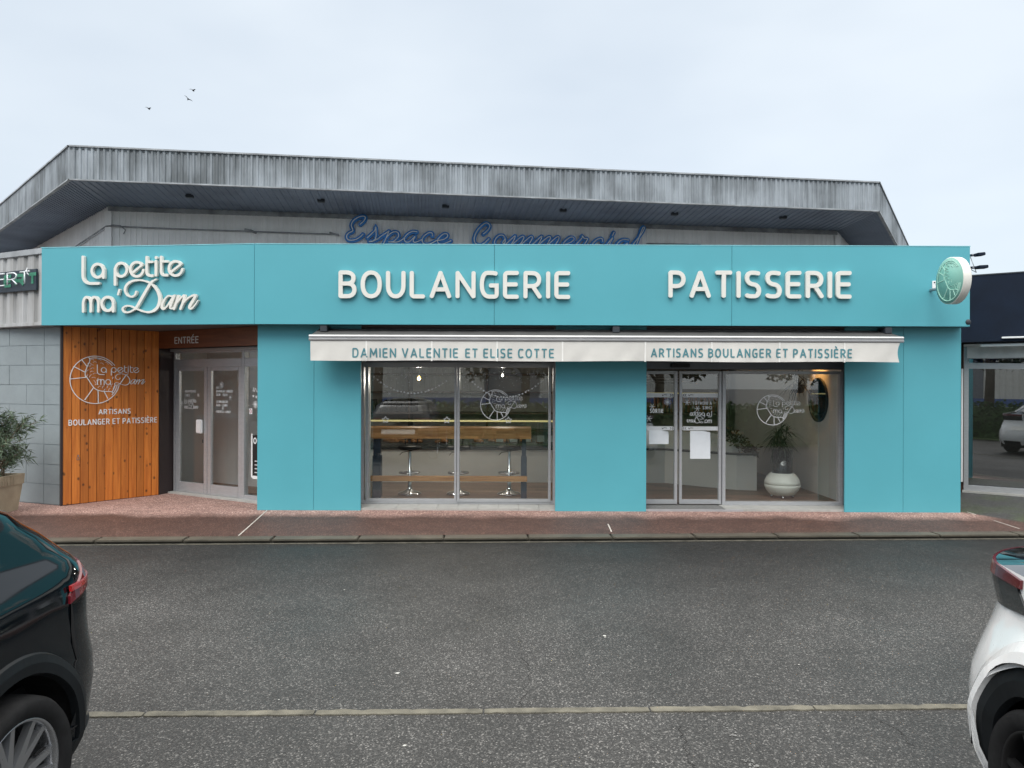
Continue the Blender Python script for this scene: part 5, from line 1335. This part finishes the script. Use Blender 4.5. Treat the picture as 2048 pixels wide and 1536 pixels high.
for k in range(14):
    b = Vector((-7.48+random.uniform(-.16, .18), 10.4+random.uniform(-.3, .3), .60)); whorl(b+Vector((0, 0, random.uniform(.05, .22))), Vector((random.gauss(0, .3), random.gauss(0, .3), 1)).normalized(), 12, .12)
sm.build('stem', M['stem'], ol); lf.build('leaves', M['leaf'], ol)

# =================================================================== CARS
def lerp_tab(tab, z):
    if z <= tab[0][0]: return tab[0][1]
    for (a, va), (b, vb) in zip(tab[:-1], tab[1:]):
        if z <= b:
            t = (z-a)/(b-a); t = t*t*(3-2*t)*.35+t*.65
            return va+(vb-va)*t
    return tab[-1][1]
class Car:
    NT, NC, NF = 8, 10, 110
    def __init__(s, X, yt, length, tail, nose, width, rx, ry, wheels, rw, arch, base, barrel=.06, bow=.10, flare=.02, ax=None):
        s.ax = ax or arch
        s.X, s.yt, s.len, s.tail, s.nose, s.width = X, yt, length, tail, nose, width
        s.rx, s.ry, s.wheels, s.rw, s.arch, s.base, s.barrel, s.bow, s.flare = rx, ry, wheels, rw, arch, base, barrel, bow, flare
    def half(s, z):
        """outline points (x>=0) in car space, y=0 at the tail, negative towards the nose"""
        yt = -lerp_tab(s.tail, z); yn = -s.len+lerp_tab(s.nose, z); w = lerp_tab(s.width, z)
        yc = (yt+yn)/2; h = (yt-yn)/2; rx = min(s.rx, w*.7); ry = min(s.ry, h*.5)
        pts = []
        for i in range(s.NT): pts.append(((w-rx)*i/s.NT, yt))
        for i in range(s.NC): 
            a = math.pi/2*i/s.NC; pts.append((w-rx+rx*math.sin(a), yt-ry+ry*math.cos(a)))
        for i in range(s.NF+1): pts.append((w, yt-ry-(yt-yn-2*ry)*i/s.NF))
        for i in range(1, s.NC+1):
            a = math.pi/2*i/s.NC; pts.append((w-rx+rx*math.cos(a), yn+ry-ry*math.sin(a)))
        for i in range(1, s.NT+1): pts.append(((w-rx)*(1-i/s.NT), yn))
        out = []
        for x, y in pts:
            k = (y-yc)/h; x2 = x*(1-s.barrel*abs(k)**2.2)
            y2 = y-(s.bow*(x/w)**2*max(0, (k-.5)/.5) if k > 0 else -s.bow*(x/w)**2*max(0, (-k-.5)/.5))
            out.append((x2, y2))
        return out
    def pt(s, c, z, side=1, off=0):
        h = s.half(z); i = int(c); t = c-i; j = min(i+1, len(h)-1)
        x = h[i][0]*(1-t)+h[j][0]*t; y = h[i][1]*(1-t)+h[j][1]*t
        dx = h[j][0]-h[max(i-1, 0)][0]; dy = h[j][1]-h[max(i-1, 0)][1]; l = math.hypot(dx, dy) or 1
        x += -dy/l*off; y += dx/l*off
        for wy in s.wheels:
            d = math.hypot((y-wy)*s.arch/s.ax, z-s.rw); x += s.flare*math.exp(-((d-s.arch)/.10)**2)*(1 if c > s.NT+4 else 0)
        return Vector((s.X+side*x, s.yt+y, z))
    def zb(s, c):
        h = s.half(.6); i = min(int(c), len(h)-1); y = h[i][1]; x = h[i][0]; b = s.base
        if s.NT+s.NC*.5 < c < s.NT+2*s.NC+s.NF:
            for wy in s.wheels:
                d = abs(y-wy)*s.arch/s.ax
                if d < s.arch: b = max(b, s.rw+math.sqrt(s.arch**2-d*d))
        else: b = s.base+.05
        return b
def build_car(car, name, label, paint, levels, ztop, zbelt, glass_z, side_rng, group=None):
    r = thing(name, label, 'car', (car.X, car.yt-car.len/2, 0))
    NH = car.NT*2+car.NC*2+car.NF+1
    parts = {'body': MB(), 'rear_window': MB(), 'windscreen': MB(), 'side_window': MB()}
    grid = {}; win_y = [p[1] for p in car.half(1.30)]
    for side in (1, -1):
        for c in range(NH):
            b = car.zb(c)
            for k, z in enumerate(levels):
                zz = b+(zbelt-b)*k/8 if k <= 8 else z
                grid[side, c, k] = car.pt(c, zz, side)
    K = len(levels)
    for side in (1, -1):
        for c in range(NH-1):
            for k in range(K-1):
                q = [grid[side, c, k], grid[side, c+1, k], grid[side, c+1, k+1], grid[side, c, k+1]]
                if side < 0: q = q[::-1]
                zz = (levels[k]+levels[k+1])/2; part = 'body'
                if k >= 9 and glass_z[0] < zz < glass_z[1]:
                    y = win_y[c]
                    if c < car.NT+3 or (zz < getattr(car, 'wrap', 0) and c < car.NT+car.NC+16): part = 'rear_window'
                    elif c > NH-car.NT-6: part = 'windscreen'
                    elif any(a < y < b for a, b in side_rng): part = 'side_window'
                parts[part].add(q, [(0, 1, 2, 3)], True)
    top = [grid[1, c, K-1] for c in range(NH)]+[grid[-1, c, K-1] for c in range(NH-1, -1, -1)]
    n = len(top)//2
    for c in range(NH-1):
        parts['body'].add([grid[1, c, K-1], grid[1, c+1, K-1], grid[-1, c+1, K-1], grid[-1, c, K-1]], [(0, 1, 2, 3)], True)
    for k, m in parts.items():
        o = m.build(k, paint if k == 'body' else M['carglass'], r)
        bm = bmesh.new(); bm.from_mesh(o.data); bmesh.ops.remove_doubles(bm, verts=bm.verts, dist=.0008); bmesh.ops.recalc_face_normals(bm, faces=bm.faces); bm.to_mesh(o.data); bm.free()
        o.data.set_sharp_from_angle(angle=R(38))
    mb = MB(); mb.box(car.X-.70, car.X+.70, car.yt-car.len+.25, car.yt-.25, .20, .62)
    for wy in car.wheels:
        for s in (1, -1):
            cy = car.yt+wy; xo = car.X+s*.66; xi = car.X+s*(lerp_tab(car.width, .6)-.035); pts = []
            for k in range(25):
                a = math.pi*k/24; pts.append((cy+(car.ax+.004)*math.cos(a), car.rw+(car.arch+.004)*math.sin(a)))
            vs = [(xi, a, b) for a, b in pts]+[(xo, a, b) for a, b in pts]
            mb.add(vs, [(i, i+1, 26+i, 25+i) for i in range(24)]+[tuple(range(25, 50))])
    mb.build('underbody', M['liner'], r)
    return r
def patch(car, side, cs, zfun, off, nz=4, thick=.012):
    """raised panel on the body: columns cs, heights zfun(t)->(z0,z1), t 0..1 along cs"""
    mb = MB(); n = len(cs); g = []
    for i, c in enumerate(cs):
        z0, z1 = zfun(i/(n-1)); g.append([car.pt(c, z0+(z1-z0)*j/nz, side, off) for j in range(nz+1)])
    e = []
    for i, c in enumerate(cs):
        z0, z1 = zfun(i/(n-1)); e.append([car.pt(c, z0, side, off-thick), car.pt(c, z1, side, off-thick)])
    for i in range(n-1):
        for j in range(nz):
            q = [g[i][j], g[i+1][j], g[i+1][j+1], g[i][j+1]]; mb.add(q if side > 0 else q[::-1], [(0, 1, 2, 3)], True)
        q = [e[i][0], e[i+1][0], g[i+1][0], g[i][0]]; mb.add(q, [(0, 1, 2, 3)]); q = [e[i][1], g[i][nz], g[i+1][nz], e[i+1][1]]; mb.add(q, [(0, 1, 2, 3)])
    for i in (0, n-1): mb.add([e[i][0]]+g[i]+[e[i][1]], [tuple(range(nz+3))])
    return mb
def arch_trim(car, wy, side, r0, r1, off):
    mb = MB(); n = 48; ring = []
    for k in range(n+1):
        a = math.pi*(-.12+1.24*k/n); row = []
        for rr, o in ((r0-.012, off-.03), (r0, off), ((r0+r1)/2, off+.006), (r1-.008, off), (r1, off-.015)):
            y = wy+rr*car.ax/car.arch*math.cos(a); z = max(.22, car.rw+rr*math.sin(a))
            h = car.half(z); x = 0
            for i in range(car.NT+2, car.NT+2*car.NC+car.NF):
                if h[i][1] >= y >= h[i+1][1]:
                    t = (h[i][1]-y)/max(1e-6, h[i][1]-h[i+1][1]); x = h[i][0]*(1-t)+h[i+1][0]*t; break
            d = math.hypot((y-wy)*car.arch/car.ax, z-car.rw); x += car.flare*math.exp(-((d-car.arch)/.10)**2)
            row.append(Vector((car.X+side*(x+o), car.yt+y, z)))
        ring.append(row)
    for i in range(n):
        for j in range(4):
            q = [ring[i][j], ring[i+1][j], ring[i+1][j+1], ring[i][j+1]]; mb.add(q if side < 0 else q[::-1], [(0, 1, 2, 3)], True)
    return mb
def add_wheel(root, x, y, rw, side, rimmat, spokes, wide=.22, rr=.74):
    tyre = MB().lathe([(rw*rr-.01, -wide*.5*side), (rw*rr, -wide*.5*side), (rw*.93, -wide*.52*side), (rw*.985, -wide*.40*side), (rw, -wide*.2*side), (rw, wide*.2*side), (rw*.985, wide*.40*side), (rw*.93, wide*.52*side), (rw*(rr+.05), wide*.47*side), (rw*rr, wide*.42*side), (rw*rr-.01, wide*.36*side)], (x, y, rw), 64, 'X').build('wheel', M['rubber'], root)
    mb = MB(); R0 = rw*rr
    mb.lathe([(R0*.93, -wide*.3*side), (R0*.93, wide*.30*side), (R0*.96, wide*.40*side), (R0*1.0, wide*.43*side), (R0*1.01, wide*.40*side)], (x, y, rw), 64, 'X')
    mb.lathe([(0, wide*.30*side), (R0*.16, wide*.29*side), (R0*.2, wide*.24*side), (R0*.2, 0)], (x, y, rw), 24, 'X')
    for k in range(spokes):
        for s in (-1, 1):
            a0 = 2*math.pi*k/spokes+s*.05; a1 = 2*math.pi*k/spokes+s*.17
            w0, w1 = .020, .012
            p0 = Vector((0, math.cos(a0), math.sin(a0))); p1 = Vector((0, math.cos(a1), math.sin(a1))); t = Vector((0, -math.sin(a0), math.cos(a0)))
            c = Vector((x, y, rw)); h0 = Vector((wide*.27*side, 0, 0)); h1 = Vector((wide*.36*side, 0, 0)); dd = Vector((-.03*side, 0, 0))
            q = [c+p0*R0*.15+h0-t*w0, c+p0*R0*.15+h0+t*w0, c+p1*R0*.95+h1+t*w1, c+p1*R0*.95+h1-t*w1]
            mb.add(q+[v+dd-t*.004*(1 if i in (0, 3) else -1) for i, v in enumerate(q)], [(0, 1, 2, 3), (0, 4, 5, 1), (1, 5, 6, 2), (2, 6, 7, 3), (3, 7, 4, 0)])
    mb.build('rim', rimmat, tyre)
    MB().lathe([(0, 0), (R0*.62, 0)], (x+side*wide*.05, y, rw), 32, 'X').build('brake_disc', M['rimd'], tyre)
    MB().lathe([(0, -wide*.2*side), (R0*.93, -wide*.2*side)], (x, y, rw), 32, 'X').build('inner_disc', M['liner'], tyre)

# ---- black crossover, left
bc = Car(X=-2.92, yt=3.83, length=4.55,
    tail=[(.20, .12), (.34, .03), (.55, .0), (.72, .01), (.80, .04), (.95, .05), (1.08, .04), (1.13, .05), (1.17, .09), (1.22, .14), (1.40, .36), (1.47, .50), (1.53, .85), (1.58, 1.4), (1.60, 1.9)],
    nose=[(.2, .15), (.4, .02), (.7, .02), (.88, .12), (.97, .45), (1.04, 1.0), (1.12, 1.35), (1.3, 1.62), (1.5, 1.95), (1.58, 2.2), (1.6, 2.4)],
    width=[(.20, .84), (.36, .90), (.6, .915), (.80, .90), (.95, .905), (1.05, .885), (1.13, .84), (1.20, .79), (1.4, .71), (1.53, .60), (1.58, .45), (1.60, .25)],
    rx=.26, ry=.34, wheels=[-.88, -3.60], rw=.35, arch=.435, base=.24, barrel=.04, bow=.08, flare=.02)
lv = [0]*9+[1.12, 1.15, 1.18, 1.22, 1.28, 1.34, 1.40, 1.46, 1.51, 1.545, 1.57, 1.585, 1.60]
lv[:9] = [.24+(1.08-.24)*k/8 for k in range(9)]
car1 = build_car(bc, 'parked_car', 'glossy black crossover with silver spoked wheels and red tail lights', M['carblack'], lv, 1.6, 1.08, (1.2, 1.535), [(-1.62, -.95), (-2.55, -1.7)])
for s in (1, -1):
    for wy in bc.wheels: arch_trim(bc, wy, s, bc.arch, bc.arch+.085, .012).build('arch_trim', M['plastic'], car1)
    for wy in bc.wheels: add_wheel(car1, bc.X+s*.825, bc.yt+wy, .35, s, M['rim'], 7)
    tl = patch(bc, s, [bc.NT-2+.8*i for i in range(18)], lambda t: (1.03-.08*max(0, t-.35), 1.112-.10*max(0, (t-.55)/.45)), .010).build('taillight', M['red'], car1)
    patch(bc, s, [bc.NT+1+.8*i for i in range(14)], lambda t: (1.03, 1.055), .014).build('light_bar', mat('tail_bright', (.34, .012, .012), .15, coat=1), tl)
    patch(bc, s, [1+.9*i for i in range(24)], lambda t: (.29, .34), .012).build('bumper_insert', M['plastic'], car1)
    patch(bc, s, [bc.NT+bc.NC*1.0+i*1.2 for i in range(9)], lambda t: (.40, .404), .003).build('panel_gap', M['liner'], car1)
for s in (1, -1):
    patch(bc, s, [18.9, 19.08], lambda t: (.70, 1.0), .004).build('panel_gap', M['liner'], car1); patch(bc, s, [18.9+.25*i for i in range(9)], lambda t: (.70-.10*t*t, .706-.10*t*t), .004).build('panel_gap', M['liner'], car1)
    patch(bc, s, [12+.5*i for i in range(2)], lambda t: (.55, 1.02), .003).build('panel_gap', M['liner'], car1)
patch(bc, 1, [.0+.8*i for i in range(8)], lambda t: (.70, .82), .010).build('plate', M['plate'], car1)
patch(bc, -1, [.0+.8*i for i in range(8)], lambda t: (.70, .82), .010).build('plate', M['plate'], car1)
mb = MB(); pts = []
for side in (-1, 1):
    rng = range(0, bc.NT+6) if side > 0 else range(bc.NT+5, 0, -1)
    for c in rng: p = bc.pt(c, 1.475, side, .03); pts.append(p)
sp_m = MB(); 
for i in range(len(pts)-1):
    a, b = pts[i], pts[i+1]; u = Vector((0, -.30, .055)); d = Vector((0, 0, -.03)); bk2 = Vector((0, .06, -.02))
    q = [a+bk2, b+bk2, b+u, a+u]; sp_m.add(q+[v+d for v in q], [(0, 1, 2, 3), (4, 7, 6, 5), (0, 4, 5, 1)], True)
sp_m.build('spoiler', M['carblack'], car1)
# ---- white hatchback, right
wc = Car(X=2.955, yt=3.85, length=4.30,
    tail=[(.20, .14), (.36, .05), (.5, .0), (.70, .0), (.82, .05), (.98, .08), (1.0, .085), (1.12, .045), (1.18, .05), (1.205, .18), (1.24, .42), (1.45, .85), (1.53, 1.0), (1.58, 1.2), (1.60, 1.5)],
    nose=[(.2, .15), (.4, .02), (.7, .02), (.88, .12), (.97, .45), (1.04, 1.0), (1.12, 1.30), (1.3, 1.6), (1.5, 1.9), (1.58, 2.1), (1.6, 2.3)],
    width=[(.20, .86), (.36, .91), (.55, .925), (.72, .90), (.85, .86), (1.0, .815), (1.12, .81), (1.18, .80), (1.205, .74), (1.24, .66), (1.4, .60), (1.53, .54), (1.58, .45), (1.60, .25)],
    rx=.36, ry=.40, wheels=[-.92, -3.48], rw=.355, arch=.50, ax=.405, base=.24, barrel=.12, bow=.14, flare=.035)
wc.wrap = 1.245
lv2 = [.24+(1.10-.24)*k/8 for k in range(9)]+[1.13, 1.16, 1.18, 1.195, 1.21, 1.235,1.28, 1.34, 1.40, 1.46, 1.51, 1.545, 1.57, 1.585, 1.60]
car2 = build_car(wc, 'parked_car', 'white hatchback with a black tail panel and thin dark red light strip', M['carwhite'], lv2, 1.6, 1.10, (1.183, 1.535), [(-1.62, -.95), (-2.5, -1.7)])
for s in (1, -1):
    for wy in wc.wheels: arch_trim(wc, wy, s, wc.arch, wc.arch+.10, .004).build('arch_trim', M['cargrey'] if False else M['carwhite'], car2)
    for wy in wc.wheels:
        arch_trim(wc, wy, s, wc.arch-.13, wc.arch-.004, -.014).build('arch_liner', M['plastic'], car2)
        add_wheel(car2, wc.X+s*.745, wc.yt+wy, .335, s, M['rimd'], 5)
    patch(wc, s, [.5+.9*i for i in range(34)], lambda t: (1.0+.05*max(0, t-.5), 1.125), .010).build('tail_trim', M['carglass'], car2)
    patch(wc, s, [.5+.9*i for i in range(36)], lambda t: (1.128, 1.181-.035*max(0, t-.5)), .014).build('taillight', M['redd'], car2)
    patch(wc, s, [1+.9*i for i in range(10)], lambda t: (.29, .40), .010).build('bumper_insert', M['plastic'], car2)
patch(wc, 1, [.0+.8*i for i in range(8)], lambda t: (.72, .83), .010).build('plate', M['plate'], car2)
patch(wc, -1, [.0+.8*i for i in range(8)], lambda t: (.72, .83), .010).build('plate', M['plate'], car2)

# the white car stands at a slight angle in its bay: turn it about its rear wheel
P_ = Vector((2.03, 2.93, 0)); Rm = Matrix.Rotation(R(-6), 4, 'Z')
car2.location = P_ + (Rm @ (car2.location-P_)); car2.rotation_euler = (0, 0, R(-6))

# =================================================================== BIRDS
def make_bird(lab):
    t = thing('bird', lab, 'bird', (0, 0, 0), 'birds crossing the sky')
    MB().lathe([(0, -.16), (.03, -.11), (.05, 0), (.035, .09), (.012, .15), (0, .17)], (0, 0, 0), 10, 'X').build('body', M['bird'], t)
    for s in (1, -1):
        MB().add([(-.07, 0, .02), (.07, 0, .02), (.03, s*.22, .12), (-.06, s*.22, .11), (-.12, s*.42, .02)], [(0, 1, 2, 3) if s > 0 else (3, 2, 1, 0), (3, 2, 4) if s > 0 else (4, 2, 3)]).build('wing', M['bird'], t)
    return t
b0 = make_bird(''); birds = [b0, copy_tree(b0), copy_tree(b0)]
for b, (px, py, rz, ry), lab in zip(birds, ((384, 181, 1.2, .2), (374, 198.5, 2.2, .6), (295.5, 217.5, 1.2, .25)), ('topmost dark bird in the sky of the upper left', 'middle dark bird just below the topmost one', 'lowest and leftmost dark bird in the sky')):
    b.location = at(px, py, 62); b.rotation_euler = (ry, .3, rz); b['label'] = lab

# =================================================================== BEHIND THE CAMERA (seen in the glass)
mb = MB(); mb.add([(-30, -3.8, .03), (30, -3.8, .03), (30, -.9, .03), (-30, -.9, .03)], [(0, 1, 2, 3)])
tag(mb.build('grass_verge', M['grass']), kind='structure')
random.seed(31); mb = MB()
for k in range(9000):
    x = random.uniform(-16, 18); f = random.random()
    if f < .5: y, z = -1.5+random.gauss(0, .07), random.uniform(.05, 1.3)
    elif f < .85: y, z = random.uniform(-2.5, -1.45), 1.28+random.gauss(0, .06)
    else: y, z = random.uniform(-2.5, -1.5), random.uniform(.1, 1.25)
    s = random.uniform(.05, .10); a = Vector((random.gauss(0, 1), random.gauss(0, 1), random.gauss(0, 1))).normalized(); b = a.orthogonal().normalized(); c = Vector((x, y, z))
    mb.add([c-a*s, c+b*s*.6, c+a*s, c-b*s*.6], [(0, 1, 2, 3)])
mb.box(-16, 18, -2.4, -1.65, .02, 1.2)
tag(mb.build('hedge', M['hedge'], None, (1, -2, 0)), 'dark clipped hedge behind the parking bays, mirrored in the shop glass', 'hedge')
def make_tree(x, y, h, rad, lab):
    t = thing('tree', lab, 'tree', (x, y, 0), 'trees mirrored in the shop windows')
    m = MB(); m.tube([(x, y, 0), (x+.1, y, h*.3), (x, y+.1, h*.55), (x+.1, y, h*.8)], [.22, .18, .13, .05], 10)
    for k in range(6):
        a = k*1.05+random.random(); z = h*random.uniform(.28, .6); m.tube([(x, y, z), (x+math.cos(a)*rad*.4, y+math.sin(a)*rad*.4, z+h*.12), (x+math.cos(a)*rad*.75, y+math.sin(a)*rad*.75, z+h*.2)], [.08, .05, .02], 6)
    m.build('trunk', M['bark'], t); m = MB(); cl = []
    for k in range(26):
        a = random.uniform(0, 6.28); rr = rad*math.sqrt(random.random())*.85; zz = h*random.uniform(.34, .92); rr *= 1.1-abs(zz/h-.6)
        cl.append((x+rr*math.cos(a), y+rr*math.sin(a), zz, random.uniform(.5, 1.0)))
    for k in range(3200):
        c0 = random.choice(cl); d = Vector((random.gauss(0, 1), random.gauss(0, 1), random.gauss(0, 1))).normalized(); c = Vector(c0[:3])+d*c0[3]*random.uniform(.5, 1.05)
        s = random.uniform(.10, .20); a = Vector((random.gauss(0, 1), random.gauss(0, 1), random.gauss(0, 1))).normalized(); b = a.orthogonal().normalized()
        m.add([c-a*s, c+b*s*.5, c+a*s, c-b*s*.5], [(0, 1, 2, 3)])
    m.build('crown', M['tree'], t)
for x, y, h, rad, lab in ((-11, -8, 7.5, 3.2, 'dense tree opposite the entrance'), (-5.5, -7, 8.5, 3.6, 'tall dense tree opposite the left window'), (.5, -8.5, 8, 3.4, 'dense tree opposite the middle of the shopfront'), (6.0, -7.5, 7.2, 3.0, 'dense tree opposite the right window'), (12.5, -9, 8, 3.5, 'dense tree opposite the corner shop')):
    make_tree(x, y, h, rad, lab)
wh = thing('warehouse', 'pale warehouse with a blue base band, mirrored in the corner shop glass', 'building', (-16, -30, 0))
MB().ribbed((12, -30, 1.0), (-44, -30, 1.0), (12, -30, 8), (-44, -30, 8), (0, 1, 0), 110, .06).build('wall', M['sheet_b'], wh)
MB().box(-44, 12, -30.3, -29.9, 0, 1.0).build('base_band', M['blueband'], wh)
MB().box(-44.2, 12.2, -44, -29.8, 8.0, 8.3).build('roof', M['coping'], wh)
for k in range(4):
    w = MB().box(-38+k*12, -34+k*12, -30.1, -29.88, 1.0, 4.6).build('door', M['aludark'], wh)
